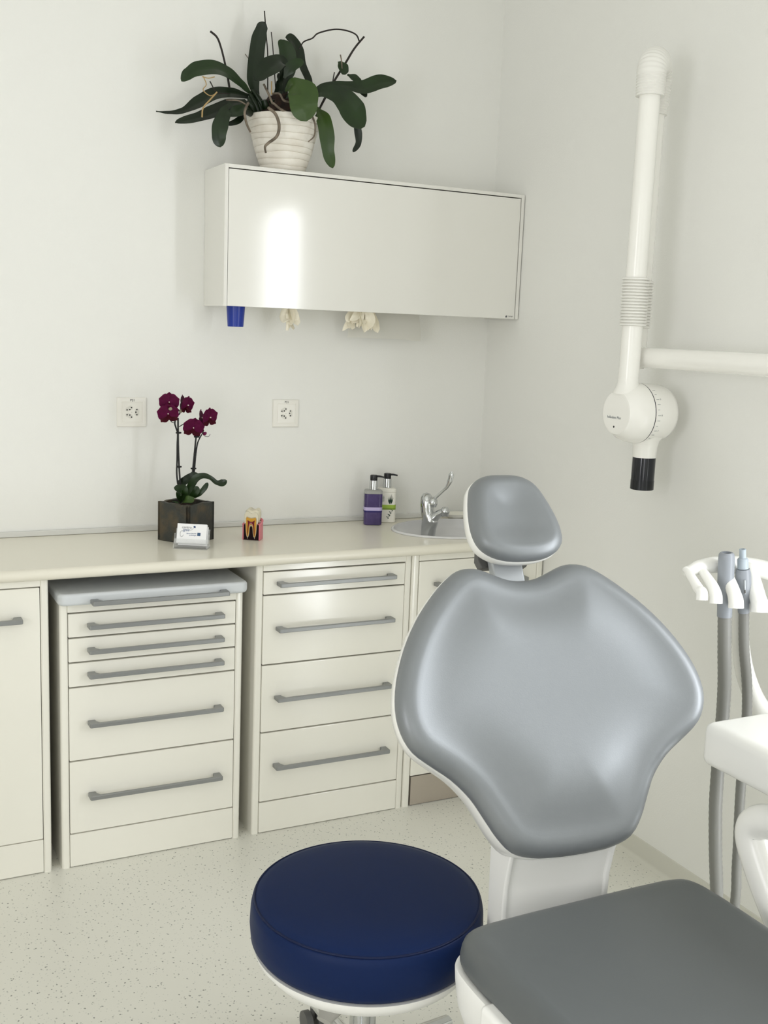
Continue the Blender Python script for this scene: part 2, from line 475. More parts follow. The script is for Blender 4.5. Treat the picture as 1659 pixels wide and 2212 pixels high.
def carcass(root, x0, x1, zt, ztop, rail=True, plinth=True, strip=0.021, inner=None):
    for (a, b) in ((x0, x0+strip), (x1-strip, x1)):
        bm = bmesh.new()
        P = [(a, -0.02), (a, FY+0.008), (a+0.0025, FY+0.0025), (a+0.007, FY), (b-0.003, FY), (b, FY+0.003), (b, -0.02)] if a == x0 else \
            [(a, -0.02), (a, FY+0.003), (a+0.003, FY), (b-0.007, FY), (b-0.0025, FY+0.0025), (b, FY+0.008), (b, -0.02)]
        add_prism(bm, P, XY, 0.0, zt)
        obj('side_panel', bm, 'cab', root, 40)
    obj('body', box(x0+strip, x1-strip, FY+0.03, -0.02, 0.004, inner or zt-0.002), 'cab_dark', root, 0)
    if rail: obj('top_rail', box(x0+strip, x1-strip, FY, FY+0.02, ztop, zt, 0.0015), 'cab', root)
    if plinth: obj('plinth', box(x0+strip+0.0008, x1-strip-0.0008, FY, FY+0.02, 0.002, 0.0955, 0.0025), 'cab', root)

def drawer(root, x0, x1, z0, z1, hx, hz, label=None):
    d = obj('drawer', box(x0, x1, FY, FY+0.02, z0, z1, 0.0028, 2), 'cab', root)
    add_handle(d, hx, hz)
    return d

GAP = 0.0018
# cupboard at the left end of the worktop
t = thing('base_cabinet', 'cream base cabinet with one tall door, left of the drawer trolley', 'cabinet')
carcass(t, -0.408, 0.098, ZU, 0.795)
d = obj('door', box(-0.386, 0.0755, FY, FY+0.02, 0.0975, 0.7925, 0.0028), 'cab', t)
add_handle(d, -0.343, 0.713)
# drawer cabinet under the worktop
t = thing('drawer_cabinet', 'cream four-drawer cabinet under the worktop between trolley and sink cabinet', 'cabinet')
carcass(t, 0.667, 1.1655, ZU, 0.7945)
for (z0_, z1_, hz) in ((0.7235, 0.7925, 0.757), (0.5165, 0.7235, 0.624), (0.3115, 0.5165, 0.4165), (0.097, 0.3115, 0.2085)):
    drawer(t, 0.6895, 1.1430, z0_+GAP, z1_-GAP, 0.7285, hz)
# sink cabinet
t = thing('sink_cabinet', 'cream sink cabinet with one door and a beige steel kick plate, by the right wall', 'cabinet')
carcass(t, 1.1665, 1.648, ZU, 0.7935, plinth=False, strip=0.024, inner=0.70)
d = obj('door', box(1.192, 1.6225, FY, FY+0.02, 0.1005, 0.7915, 0.0028), 'cab', t)
add_handle(d, 1.2435, 0.719, 0.33)
obj('kick_plate', box(1.196, 1.6225, FY+0.002, FY+0.02, 0.002, 0.097, 0.001), 'kick', t)
# worktop with rounded nose, cut out for the sink
SX, SY, SRX, SRY = 1.424, -0.232, 0.220, 0.163
t = thing('worktop', 'long cream laminate worktop with rounded front edge over the cabinets', 'worktop')
bm = bmesh.new()
prof = [(-0.002, ZU), (-0.440, ZU)]
for k in range(9):
    a = -PI/2 - PI*k/8
    prof.append((-0.440+0.0154*math.cos(a), (ZU+ZT)/2+0.0154*math.sin(a)))
prof.append((-0.002, ZT))
add_prism(bm, [p for p in prof], YZ, -1.1, SX-SRX+0.001)
ob = obj('slab', bm, 'top', t, 40)
# front and back pieces round the oval cut-out, one mesh with the slab edge
bm = bmesh.new()
nseg = 48
cut = [(SX+SRX*0.985*math.cos(2*PI*i/nseg), SY+SRY*0.985*math.sin(2*PI*i/nseg)) for i in range(nseg)]
def outer(x, y):
    # project from the sink centre to the slab rectangle
    xa, xb, ya, yb = SX-SRX+0.0005, XR-0.002, -0.440, -0.002
    dx, dy = x-SX, y-SY; k = 1e9
    if dx > 1e-9: k = min(k, (xb-SX)/dx)
    if dx < -1e-9: k = min(k, (xa-SX)/dx)
    if dy > 1e-9: k = min(k, (yb-SY)/dy)
    if dy < -1e-9: k = min(k, (ya-SY)/dy)
    return (SX+dx*k, SY+dy*k)
angs = sorted(set([2*PI*i/nseg for i in range(nseg)] + [math.atan2(yy-SY, xx-SX) % (2*PI) for xx in (SX-SRX+0.0005, XR-0.002) for yy in (-0.440, -0.002)]))
ring_in, ring_out = [], []
for a in angs:
    ix, iy = SX+SRX*0.985*math.cos(a)/1, SY+SRY*0.985*math.sin(a)
    # radial point on the ellipse in direction a
    r = 1/math.sqrt((math.cos(a)/(SRX*0.985))**2+(math.sin(a)/(SRY*0.985))**2)
    ix, iy = SX+r*math.cos(a), SY+r*math.sin(a)
    ring_in.append((ix, iy)); ring_out.append(outer(SX+math.cos(a), SY+math.sin(a)))
V = [[bm.verts.new((p[0], p[1], z)) for p in R] for R in (ring_in, ring_out) for z in (ZT, ZU)]
n = len(angs)
for i in range(n):
    j = (i+1) % n
    bm.faces.new((V[0][i], V[0][j], V[2][j], V[2][i])); bm.faces.new((V[1][j], V[1][i], V[3][i], V[3][j]))
    bm.faces.new((V[0][j], V[0][i], V[1][i], V[1][j])); bm.faces.new((V[2][i], V[2][j], V[3][j], V[3][i]))
add_prism(bm, [p for p in prof if p[0] < -0.4395], YZ, SX-SRX+0.0005, XR-0.002)
obj('sink_surround', bm, 'top', t, 40)
obj('upstand', box(-1.1, XR-0.001, -0.012, -0.0005, ZT+0.0003, ZT+0.0165, 0.003), 'strip', t)
obj('upstand', box(XR-0.012, XR-0.0005, -0.43, -0.013, ZT+0.0003, ZT+0.0165, 0.003), 'strip', t)

# drawer trolley
t = thing('drawer_trolley', 'cream five-drawer trolley with pale grey lid, standing under the worktop', 'trolley')
x0, x1 = 0.124, 0.630
carcass(t, x0, x1, 0.742, 0.7185)
for (z0_, z1_, hz) in ((0.6485, 0.7165, 0.682), (0.5805, 0.6485, 0.6145), (0.512, 0.5805, 0.547), (0.305, 0.512, 0.411), (0.0965, 0.305, 0.206)):
    drawer(t, x0+0.0225, x1-0.0225, z0_+GAP, z1_-GAP, 0.195, hz)
bm = bmesh.new()
P = [(0.118, -0.03)]
for k in range(7):
    a = PI + PI/2*k/6; P.append((0.118+0.022+0.022*math.cos(a), -0.452+0.022+0.022*math.sin(a)))
for k in range(7):
    a = 1.5*PI + PI/2*k/6; P.append((0.637-0.022+0.022*math.cos(a), -0.452+0.022+0.022*math.sin(a)))
P.append((0.637, -0.03))
lid = obj('lid', prism(P, XY, 0.7425, 0.7745, 0.009, 4), 'lid', t, 50)
add_handle(lid, 0.199, 0.7525, y=-0.4515)

# sink
t = thing('sink', 'oval pale grey ceramic sink set into the worktop by the tap', 'sink', (SX, SY, ZT))
bm = bmesh.new()
prof = [(1.0, 0.0005), (1.0, 0.004), (0.985, 0.0065), (0.965, 0.006), (0.955, 0.001), (0.945, -0.010), (0.90, -0.028), (0.74, -0.036), (0.69, -0.043), (0.65, -0.06), (0.55, -0.105), (0.30, -0.125), (0.07, -0.13), (0.0, -0.13)]
rings = []
for k, h in prof:
    shift = (1-k)*0.14 if k < 0.93 else 0
    if k == 0: rings.append([bm.verts.new((shift*0.5, -shift*0.42, h))])
    else: rings.append([bm.verts.new((SRX*k*math.cos(2*PI*i/56)+shift*0.5, SRY*k*math.sin(2*PI*i/56)-shift*0.42, h)) for i in range(56)])
for A, B in zip(rings, rings[1:]):
    for i in range(56):
        j = (i+1) % 56
        if len(B) == 1: bm.faces.new((A[i], A[j], B[0]))
        else: bm.faces.new((A[i], A[j], B[j], B[i]))
obj('basin', bm, 'ceramic', t, 60)
obj('drain', lathe([(0, 0), (0.022, 0), (0.024, 0.002), (0.02, 0.004), (0, 0.003)], 20, o=(0.07, -0.058, -0.1305)), 'chrome', t)

# tap
TAP = Vector((1.361, -0.166, ZT-0.030))
t = thing('tap', 'chrome single-lever tap with long elbow lever at the sink', 'tap', TAP, math.atan2(-0.80, 0.60))
# local x = spout direction
bm = bmesh.new()
secs = [(0.0, 0.0, 0.0245, 0.023), (0.004, 0.0, 0.0245, 0.023), (0.025, 0.0015, 0.0255, 0.0225), (0.045, 0.005, 0.0285, 0.0222), (0.058, 0.004, 0.0275, 0.0222), (0.070, -0.002, 0.0235, 0.0225), (0.085, -0.006, 0.0225, 0.0235), (0.108, -0.008, 0.0225, 0.0235), (0.126, -0.010, 0.020, 0.0205), (0.139, -0.011, 0.012, 0.0125), (0.143, -0.0115, 0.0, 0.0)]
rings = []
for h, off, rx, ry in secs:
    if rx == 0: rings.append([bm.verts.new((off, 0, h))])
    else: rings.append([bm.verts.new((off+rx*math.cos(2*PI*i/28), ry*math.sin(2*PI*i/28), h)) for i in range(28)])
for A, B in zip(rings, rings[1:]):
    for i in range(28):
        j = (i+1) % 28
        if len(B) == 1: bm.faces.new((A[i], A[j], B[0]))
        else: bm.faces.new((A[i], A[j], B[j], B[i]))
bm.faces.new(rings[0])
obj('body', bm, 'chrome', t, 60)
sp = spline([(0.0, 0, 0.040), (0.015, 0, 0.057), (0.034, 0, 0.075), (0.054, 0, 0.087)], 6)
obj('spout', tube(sp, resample([0.019, 0.019, 0.0155, 0.0135], len(sp)), 18, flat=0.85), 'chrome', t, 60)
bm = bmesh.new(); add_lathe(bm, [(0, 0.016), (0.008, 0.0145), (0.014, 0.008), (0.0155, 0.0), (0.0145, -0.006), (0.0125, -0.008), (0.0125, -0.015), (0, -0.015)], 24, o=(0.057, 0, 0.087))
obj('aerator', bm, 'chrome', t, 50)
obj('lever_cap', lathe([(0.0, 0.022), (0.010, 0.020), (0.015, 0.012), (0.016, 0.0), (0.013, -0.01), (0, -0.012)], 22, o=(0.012, 0, 0.108)), 'chrome', t, 60)
lv = spline([(0.016, 0, 0.124), (0.026, 0, 0.134), (0.047, 0, 0.155), (0.060, 0, 0.169), (0.069, 0, 0.190), (0.073, 0, 0.209), (0.0735, 0, 0.2195)], 5)
obj('lever', tube(lv, resample([0.0055, 0.0050, 0.0045, 0.0055, 0.0085, 0.0095, 0.004], len(lv)), 12, flat=0.5, upv=(0, 1, 0)), 'chrome', t, 60)

# small white soap dish behind the chair head
t = thing('soap_dish', 'small white soap dish on the worktop beside the sink', 'dish', (1.530, -0.062, ZT))
obj('dish', lathe([(0, 0.001), (0.03, 0.001), (0.042, 0.012), (0.048, 0.020), (0.046, 0.021), (0.038, 0.012), (0.028, 0.005), (0, 0.004)], 28, sy=0.75), 'bottle_white', t, 60)

# ------------------------------------------------------------------ wall cabinet
UX0, UX1, UZ0, UZ1, UD = 0.6356, 1.6485, 1.5327, 1.9302, 0.1924
t = thing('wall_cabinet', 'glossy white wall cabinet with one wide lift-up door', 'cabinet')
obj('side_panel', box(UX0, UX0+0.0105, -UD, -0.001, UZ0, UZ1, 0.001), 'gloss', t)
obj('side_panel', box(UX1-0.0115, UX1, -UD, -0.001, UZ0, UZ1, 0.001), 'gloss', t)
obj('top_panel', box(UX0+0.0105, UX1-0.0115, -UD, -0.001, UZ1-0.0105, UZ1, 0.001), 'gloss', t)
obj('bottom_panel', box(UX0+0.0105, UX1-0.0115, -UD+0.03, -0.001, UZ0+0.012, UZ0+0.024), 'cab', t)
obj('back_panel', box(UX0+0.0105, UX1-0.0115, -0.01, -0.001, UZ0+0.025, UZ1-0.011), 'cab_dark', t)
d = obj('door', box(UX0+0.0118, UX1-0.0142, -UD+0.0005, -UD+0.019, UZ0+0.0008, UZ1-0.0132, 0.0012), 'gloss', t)
text_obj('Loran', 0.0085, 'ink_dark', d, frame((1.618, -UD+0.0003, UZ0+0.009), (1, 0, 0), (0, 0, 1)), 'maker_mark')
obj('maker_triangle', prism([(0, 0), (0.008, 0), (0.0045, 0.008)], lambda a, b, h: (1.598+a, h, UZ0+0.005+b), -UD+0.0002, -UD+0.0008), 'ink_dark', d, 0)

# blue cup in the dispenser under the wall cabinet
t = thing('paper_cup', 'dark blue cup hanging from the dispenser below the wall cabinet', 'cup', (0.6925, -0.135, 0))
obj('cup', lathe([(0, 1.4745), (0.0225, 1.4745), (0.0235, 1.4755), (0.0290, 1.5535), (0.0305, 1.5545), (0.0305, 1.5570), (0.0275, 1.5570), (0.0222, 1.4775), (0, 1.4775)], 32), 'blue_cup', t, 40)
obj('dispenser_collar', lathe([(0.0310, 1.5430), (0.0345, 1.5430), (0.0345, 1.5570), (0.0310, 1.5570)], 28), 'cab', t, 40)

def crumpled(name, label, c, w, hgt, tails, seed):
    rnd = random.Random(seed)
    g = thing(name, label, 'glove', c)
    for k in range(16 if w > 0.08 else 8):
        dx = (rnd.random()-0.5)*w; dz = -rnd.random()*hgt*0.35
        p = [(dx*0.3, rnd.uniform(-.01, .01), 0.02), (dx*0.8, rnd.uniform(-.016, .016), dz-0.008), (dx*1.05+rnd.uniform(-.014, .014), rnd.uniform(-.02, .02), dz-0.022-rnd.random()*0.022)]
        obj('fold', leaf_bm(p, [0.010, 0.009+rnd.random()*0.008, 0.004], hint=(rnd.uniform(-.6, .6), -0.8, 0.3), fold=rnd.uniform(-.7, .7), thick=0.0012, n=5), 'latex', g, 80)
    for (x, z, l) in tails:
        obj('finger', tube(spline([(x*0.6, 0, -0.01), (x, -0.004, z), (x-0.002, 0, z-l)], 5), [0.009-0.004*i/10 for i in range(11)], 8, flat=0.5), 'latex', g, 80)
    return g
crumpled('latex_glove', 'single cream latex glove hanging from its box under the wall cabinet', (0.872, -0.10, 1.529), 0.045, 0.05, [(0.0, -0.03, 0.03)], 3)
crumpled('latex_glove', 'bunch of cream latex gloves hanging in front of the paper towel', (1.125, -0.105, 1.529), 0.12, 0.06, [(0.03, -0.03, 0.018), (-0.02, -0.028, 0.012)], 11)
t = thing('paper_towel', 'white paper towel hanging out below the wall cabinet', 'paper towel')
bm = bmesh.new()
nx, nz = 14, 6
V = []
for i in range(nx+1):
    for j in range(nz+1):
        x = 1.092+0.252*i/nx + 0.010*(j/nz)*(i/nx) - 0.004*(j/nz)*(1-i/nx); z = 1.548-0.094*j/nz
        V.append(bm.verts.new((x, -0.060-0.012*math.sin(j/nz*2.2)+0.002*math.sin(i*0.9), z-(0.004 if (i > 11 and j == nz) else 0))))
for i in range(nx):
    for j in range(nz):
        a = i*(nz+1)+j; bm.faces.new((V[a], V[a+1], V[a+nz+2], V[a+nz+1]))
bmesh.ops.solidify(bm, geom=bm.faces[:], thickness=0.0006)
obj('sheet', bm, 'paper', t, 60)

# ------------------------------------------------------------------ sockets
def socket(cx, cz, label):
    t = thing('wall_socket', label, 'socket', (cx, 0, cz), group='wall sockets above the worktop')
    h = 0.044
    bm = bmesh.new()
    rings = [(h, 0.0), (h, -0.004), (h-0.002, -0.0068), (h-0.006, -0.008), (0.0315, -0.0095), (0.031, -0.0085)]
    R = [[bm.verts.new((sx*r, y, sz*r)) for sx, sz in ((-1, -1), (1, -1), (1, 1), (-1, 1))] for r, y in rings]
    for A, B in zip(R, R[1:]):
        for i in range(4): bm.faces.new((A[i], A[(i+1) % 4], B[(i+1) % 4], B[i]))
    bm.faces.new(R[-1]); bm.faces.new(R[0])
    obj('frame', bm, 'socket', t, 25)
    ins = obj('insert', box(-0.0295, 0.0295, -0.0098, -0.006, -0.0295, 0.0295, 0.0008), 'socket', t)
    for k, ang in enumerate((math.radians(127), math.radians(2), math.radians(-127))):
        cxk, czk = 0.0145*math.cos(ang), 0.0135*math.sin(ang)
        if k == 1: cxk = 0.014
        # recessed hexagon-like outlet with three contacts
        rot = (math.radians(28), math.radians(-90), math.radians(-28))[k]
        H = [(-0.0125, 0), (-0.008, 0.0068), (0.008, 0.0068), (0.0125, 0), (0.008, -0.0058), (-0.008, -0.0058)]
        c, s = math.cos(rot), math.sin(rot)
        rec = obj('outlet', prism([(cxk+c*x-s*z, czk+s*x+c*z) for x, z in H], XZ, -0.0101, -0.0095, 0.0003, 1), 'recess', ins)
        for (x, z) in ((-0.0075, 0), (0.0075, 0), (0.0, -0.003 if k != 2 else 0.003)):
            X, Z = cxk+c*x-s*z, czk+s*x+c*z
            bm = bmesh.new(); add_prism(bm, ellipse(X, Z, 0.0022, 0.0022, 12), XZ, -0.0104, -0.0099)
            obj('contact_hole', bm, 'hole', rec, 0)
    obj('screw', prism(ellipse(-0.0015, 0, 0.0018, 0.0018, 12), XZ, -0.0104, -0.0096), 'recess', ins, 0)
    text_obj('P21', 0.0095, 'ink_dark', t, frame((0.001, -0.0092, 0.0357), (1, 0, 0), (0, 0, 1)), 'marking')
socket(0.4156, 1.2099, 'white triple wall socket marked P21 left of the magenta orchid')
socket(0.9097, 1.2064, 'white triple wall socket marked P21 above the tooth model')

# ------------------------------------------------------------------ big orchid on the wall cabinet
PX, PY = 0.8435, -0.104
t = thing('plant_pot', 'whitewashed ribbed plant pot on top of the wall cabinet', 'pot', (PX, PY, UZ1))
prof = [(0, 0.0), (0.058, 0.0)]
H = 0.158
def potr(f): return 0.058+0.050*(f**0.75)
zz = 0.0
nb = 9
for k in range(nb):
    f0, f1 = k/nb, (k+1)/nb
    prof += [(potr(f0)+0.0022, f0*H+0.0012), (potr((f0+f1)/2)+0.0024, (f0+f1)/2*H), (potr(f1)+0.0014, f1*H-0.0012), (potr(f1)-0.0006, f1*H)]
prof += [(0.1035, H+0.001), (0.100, H-0.004), (0.092, H-0.03), (0, H-0.03)]
bm = lathe(prof, 56)
rnd = random.Random(5)
ph = [rnd.random()*6 for _ in range(8)]
for v in bm.verts:
    a = math.atan2(v.co.y, v.co.x)
    v.co.z += 0.0015*math.sin(2*a+v.co.z*90)+0.0008*math.sin(5*a+ph[0]+v.co.z*140) if 0.002 < v.co.z < H-0.005 else 0
obj('body', bm, 'pot', t, 60)
bm = lathe([(0, 0.080), (0.015, 0.080), (0.03, 0.077), (0.045, 0.068), (0.058, 0.055), (0.070, 0.038), (0.082, 0.018), (0.094, 0.002)], 48, o=(0, 0, H-0.016))
for v in bm.verts:
    v.co.z += rnd.uniform(-.006, .008); v.co.x += rnd.uniform(-.003, .003)
obj('bark', bm, 'bark', t, 80)

ZS = 0.33755
def q(x, y, Y): return at(320+x*ZS, y*ZS, Y)
plant = thing('potted_orchid', 'dark-leaved orchid without flowers in the whitewashed pot', 'plant', (0, 0, 0))
PXM = ZS/690.0        # metres for one step of the leaf half-widths
def leaf(pts, hw, m='leaf', hint=(-0.25, -0.75, 0.6), fold=0.22):
    return obj('leaf', leaf_bm([q(*p) for p in pts], [w*PXM for w in hw], hint, fold), m, plant, 70)
Y0 = PY
leaf([(655, 600, Y0), (600, 545, Y0-.01), (520, 480, Y0-.03), (430, 440, Y0-.05), (330, 445, Y0-.06), (260, 475, Y0-.065), (213, 520, Y0-.06)], [12, 30, 48, 52, 50, 36, 6], 'leaf', hint=(-.1, -.85, .5))
leaf([(640, 620, Y0), (540, 600, Y0-.0), (430, 605, Y0+.01), (330, 655, Y0+.02), (220, 712, Y0+.03), (130, 722, Y0+.035), (50, 712, Y0+.04)], [22, 40, 48, 46, 22, 12, 4], 'leaf_dark')
leaf([(630, 650, Y0-.02), (520, 670, Y0-.05), (420, 720, Y0-.07), (300, 760, Y0-.075), (172, 784, Y0-.07)], [18, 40, 48, 34, 8], 'leaf_dark')
leaf([(530, 665, Y0-.05), (490, 730, Y0-.085), (460, 810, Y0-.095), (452, 880, Y0-.095), (462, 942, Y0-.09)], [14, 36, 46, 40, 4], 'leaf', hint=(-.2, -.95, .15))
leaf([(690, 610, Y0), (672, 500, Y0+.01), (690, 380, Y0+.02), (706, 260, Y0+.02), (728, 180, Y0+.015), (745, 140, Y0+.01)], [22, 38, 46, 44, 34, 10], 'leaf_dark', hint=(-.3, -.95, .1))
leaf([(850, 590, Y0-.02), (868, 480, Y0-.045), (850, 395, Y0-.065), (780, 430, Y0-.085), (720, 480, Y0-.09), (680, 512, Y0-.09)], [14, 26, 46, 62, 42, 4], 'leaf_dark', hint=(-.2, -.85, .5))
leaf([(868, 600, Y0), (872, 520, Y0-.01), (890, 440, Y0-.02), (890, 350, Y0-.02), (872, 285, Y0-.015), (870, 255, Y0-.01)], [22, 34, 50, 52, 42, 8], 'leaf', hint=(-.1, -.97, .1))
leaf([(1048, 570, Y0+.02), (1020, 500, Y0+.03), (985, 420, Y0+.03), (955, 320, Y0+.03), (920, 260, Y0+.02), (880, 238, Y0+.01)], [10, 26, 28, 40, 36, 10], 'leaf_dark', hint=(.1, -.95, .25))
leaf([(870, 500, Y0-.05), (905, 440, Y0-.06), (945, 410, Y0-.06), (992, 388, Y0-.055)], [8, 34, 30, 8], 'leaf', hint=(-.1, -.9, .3))
leaf([(880, 575, Y0-.06), (930, 545, Y0-.10), (985, 595, Y0-.13), (995, 680, Y0-.14), (1012, 776, Y0-.13)], [12, 50, 92, 82, 6], 'leaf_light', hint=(-.25, -.95, .2), fold=0.12)
leaf([(1050, 620, Y0-.04), (1110, 590, Y0-.07), (1190, 600, Y0-.09), (1265, 655, Y0-.10), (1320, 730, Y0-.105), (1385, 810, Y0-.10)], [14, 36, 58, 80, 88, 18], 'leaf', hint=(-.3, -.85, .45), fold=0.14)
leaf([(1050, 590, Y0), (1130, 548, Y0-.01), (1240, 545, Y0-.03), (1370, 565, Y0-.045), (1480, 530, Y0-.05), (1588, 518, Y0-.05)], [10, 18, 26, 50, 52, 3], 'leaf', hint=(-.2, -.85, .5))
leaf([(1080, 690, Y0-.06), (1125, 770, Y0-.09), (1145, 870, Y0-.10), (1155, 980, Y0-.10), (1182, 1076, Y0-.095)], [10, 44, 46, 36, 7], 'leaf_light', hint=(-.5, -.85, .1))
leaf([(1330, 780, Y0-.06), (1345, 850, Y0-.06), (1345, 920, Y0-.06), (1310, 974, Y0-.055)], [18, 24, 18, 2], 'leaf_dark', hint=(-.5, -.85, 0))
leaf([(1225, 395, Y0), (1245, 430, Y0-.01), (1262, 478, Y0-.01)], [14, 36, 8], 'leaf', hint=(0, -1, .2))
leaf([(1275, 478, Y0), (1320, 500, Y0-.01), (1365, 530, Y0-.01)], [6, 24, 4], 'leaf', hint=(0, -1, .2))
leaf([(625, 680, Y0-.06), (570, 715, Y0-.08), (510, 742, Y0-.085)], [20, 38, 14], 'leaf', hint=(-.1, -.85, .5))
leaf([(620, 720, Y0-.05), (575, 775, Y0-.08), (505, 800, Y0-.085)], [12, 20, 5], 'leaf_dark', hint=(-.1, -.85, .5))
leaf([(820, 600, Y0), (845, 520, Y0-.01), (830, 470, Y0-.02)], [16, 26, 6], 'leaf_dark', hint=(0, -1, .2))
leaf([(1330, 560, Y0-.02), (1370, 590, Y0-.03), (1400, 618, Y0-.03)], [10, 22, 4], 'leaf_dark', hint=(0, -1, .3))
for (x0_, y0_, Y_, x1_, y1_) in ((650, 600, Y0-.005, 715, 735), (645, 628, Y0-.01, 690, 740), (632, 652, Y0-.03, 680, 735), (690, 600, Y0, 735, 740), (668, 575, Y0-.005, 760, 735),
                                (850, 585, Y0-.02, 830, 740), (868, 595, Y0, 870, 740), (790, 640, Y0-.03, 800, 740), (740, 640, Y0-.03, 760, 740), (1050, 600, Y0-.01, 985, 740), (1048, 622, Y0-.04, 960, 735), (905, 600, Y0-.05, 880, 735), (560, 690, Y0-.06, 660, 725)):
    p_ = spline([q(x0_, y0_, Y_), q((x0_+x1_)/2, (y0_+y1_)/2-10, (Y_+PY)/2-.01), q(x1_, y1_, PY-.01)], 5)
    obj('leaf_base', tube(p_, resample([.009, .013, .015], len(p_)), 10, flat=0.7), 'leaf_dark', plant, 80)
def stalk(pts, r, m='stem', name='stem'):
    p = spline([q(*x) for x in pts], 6)
    return obj(name, tube(p, resample(r if isinstance(r, list) else [r, r], len(p)), 8), m, plant, 80)
stalk([(520, 560, Y0), (505, 470, Y0), (488, 390, Y0), (465, 300, Y0), (440, 238, Y0), (398, 200, Y0)], [.0034, .003, .0032])
stalk([(765, 580, Y0), (765, 350, Y0+.01), (757, 240, Y0+.01), (744, 70, Y0+.01)], .0018, 'stem')
stalk([(815, 560, Y0), (800, 330, Y0), (788, 205, Y0)], .0016, 'stem')
stalk([(1085, 720, Y0), (1135, 620, Y0), (1190, 520, Y0), (1265, 400, Y0), (1320, 310, Y0), (1382, 235, Y0)], [.0034, .0034, .003])
stalk([(1352, 265, Y0), (1330, 222, Y0), (1270, 196, Y0), (1190, 188, Y0), (1090, 212, Y0), (1050, 245, Y0), (995, 268, Y0), (968, 314, Y0)], [.0024, .0022, .0019])
stalk([(1240, 440, Y0-.012), (1238, 390, Y0-.015), (1230, 350, Y0-.015)], .002, 'root')
stalk([(1180, 530, Y0-.01), (1192, 462, Y0-.01)], .0018)
stalk([(1065, 760, Y0-.06), (1120, 655, Y0-.05), (1150, 600, Y0-.04)], .0024)
stalk([(395, 520, Y0-.07), (440, 590, Y0-.06), (520, 600, Y0-.04)], .0016)
for pts, r, m in (([(640, 660, Y0-.08), (618, 715, Y0-.105), (628, 785, Y0-.105), (655, 846, Y0-.1)], [.0038, .0036, .003], 'root'),
                  ([(770, 690, Y0-.09), (815, 730, Y0-.115), (838, 800, Y0-.115), (825, 870, Y0-.113), (770, 915, Y0-.11), (748, 940, Y0-.105), (753, 978, Y0-.1)], [.0044, .0046, .004, .0028], 'root'),
                  ([(1050, 740, Y0-.09), (1068, 800, Y0-.11), (1062, 870, Y0-.11), (1024, 908, Y0-.1)], [.003, .0024, .0018], 'root'),
                  ([(740, 540, Y0-.04), (770, 600, Y0-.06), (795, 660, Y0-.08)], .0032, 'root'),
                  ([(790, 600, Y0-.06), (840, 600, Y0-.09), (865, 640, Y0-.095), (900, 655, Y0-.09)], .003, 'root'),
                  ([(800, 660, Y0-.08), (850, 700, Y0-.1), (900, 725, Y0-.09)], .0034, 'root'),
                  ([(500, 640, Y0-.06), (580, 645, Y0-.08), (635, 675, Y0-.085)], .0022, 'root'),
                  ([(790, 520, Y0-.07), (790, 560, Y0-.07), (790, 605, Y0-.07)], .002, 'root_tan'),
                  ([(440, 590, Y0-.09), (395, 640, Y0-.1), (352, 690, Y0-.1), (345, 750, Y0-.1)], .0022, 'root_tan'),
                  ([(352, 488, Y0-.08), (372, 540, Y0-.085), (352, 575, Y0-.085), (395, 612, Y0-.09), (435, 600, Y0-.09)], .0014, 'root_tan'),
                  ([(345, 490, Y0-.08), (385, 500, Y0-.085), (425, 492, Y0-.08)], .0014, 'root_tan'),
                  ([(620, 345, Y0+.03), (650, 385, Y0+.03)], .0012, 'root')):
    stalk(pts, r, m, 'root')

# ------------------------------------------------------------------ magenta orchid in the slate planter
yaw = math.radians(-57.0)
PL = Vector((0.5375, -0.1680, ZT+0.0004)); SD = 0.1170
t = thing('slate_planter', 'dark slate cube planter on the worktop', 'planter', PL, yaw)
rnd = random.Random(2)
hh = SD/2
for k in range(4):
    bm = bmesh.new()
    nseg = 10
    a = k*PI/2
    c, s = math.cos(a), math.sin(a)
    P = [(-hh, 0.0), (hh, 0.0)] + [(hh-2*hh*i/nseg, 0.115+rnd.uniform(-.0022, .0012)) for i in range(nseg+1)]
    add_prism(bm, P, lambda u, z, h: (c*u-s*h, s*u+c*h, z), -hh, -hh+0.010, 0.0012, 1)
    obj('slate_slab', bm, 'slate', t, 30)
obj('soil', box(-hh+.009, hh-.009, -hh+.009, hh-.009, 0.003, 0.098), 'bark', t, 0)

or2 = thing('orchid', 'magenta-flowered orchid with two stems growing in the slate planter', 'plant')
ZO = 0.12056
def o2(x, y, Y): return at(320+x*ZO, 840+y*ZO, Y)
YO = -0.1615
S2 = ZO/735.0
def leaf2(pts, hw, m='leaf', hint=(-0.3, -0.85, 0.45), fold=0.25):
    return obj('leaf', leaf_bm([o2(*p) for p in pts], [w*S2 for w in hw], hint, fold, 0.0011), m, or2, 70)
leaf2([(590, 2030, YO), (575, 1900, YO-.02), (610, 1820, YO-.035), (540, 1790, YO-.045), (462, 1775, YO-.05)], [25, 90, 110, 70, 10], 'leaf', hint=(.1, -.95, .3))
leaf2([(640, 2000, YO), (700, 1870, YO-.01), (770, 1740, YO-.03), (860, 1610, YO-.045), (990, 1560, YO-.055), (1120, 1600, YO-.06), (1220, 1680, YO-.06), (1330, 1690, YO-.065), (1410, 1640, YO-.07)], [30, 55, 70, 75, 55, 42, 45, 72, 70], 'leaf', hint=(-.2, -.8, .55))
leaf2([(520, 1760, YO+.02), (600, 1690, YO+.01), (700, 1620, YO-.0), (800, 1550, YO-.01), (890, 1510, YO-.01)], [20, 75, 75, 60, 25], 'leaf_dark', hint=(-.4, -.85, .3))
leaf2([(740, 2000, YO), (790, 1900, YO-.01), (850, 1820, YO-.015), (880, 1740, YO-.015)], [30, 75, 75, 45], 'leaf', hint=(0, -1, .1))
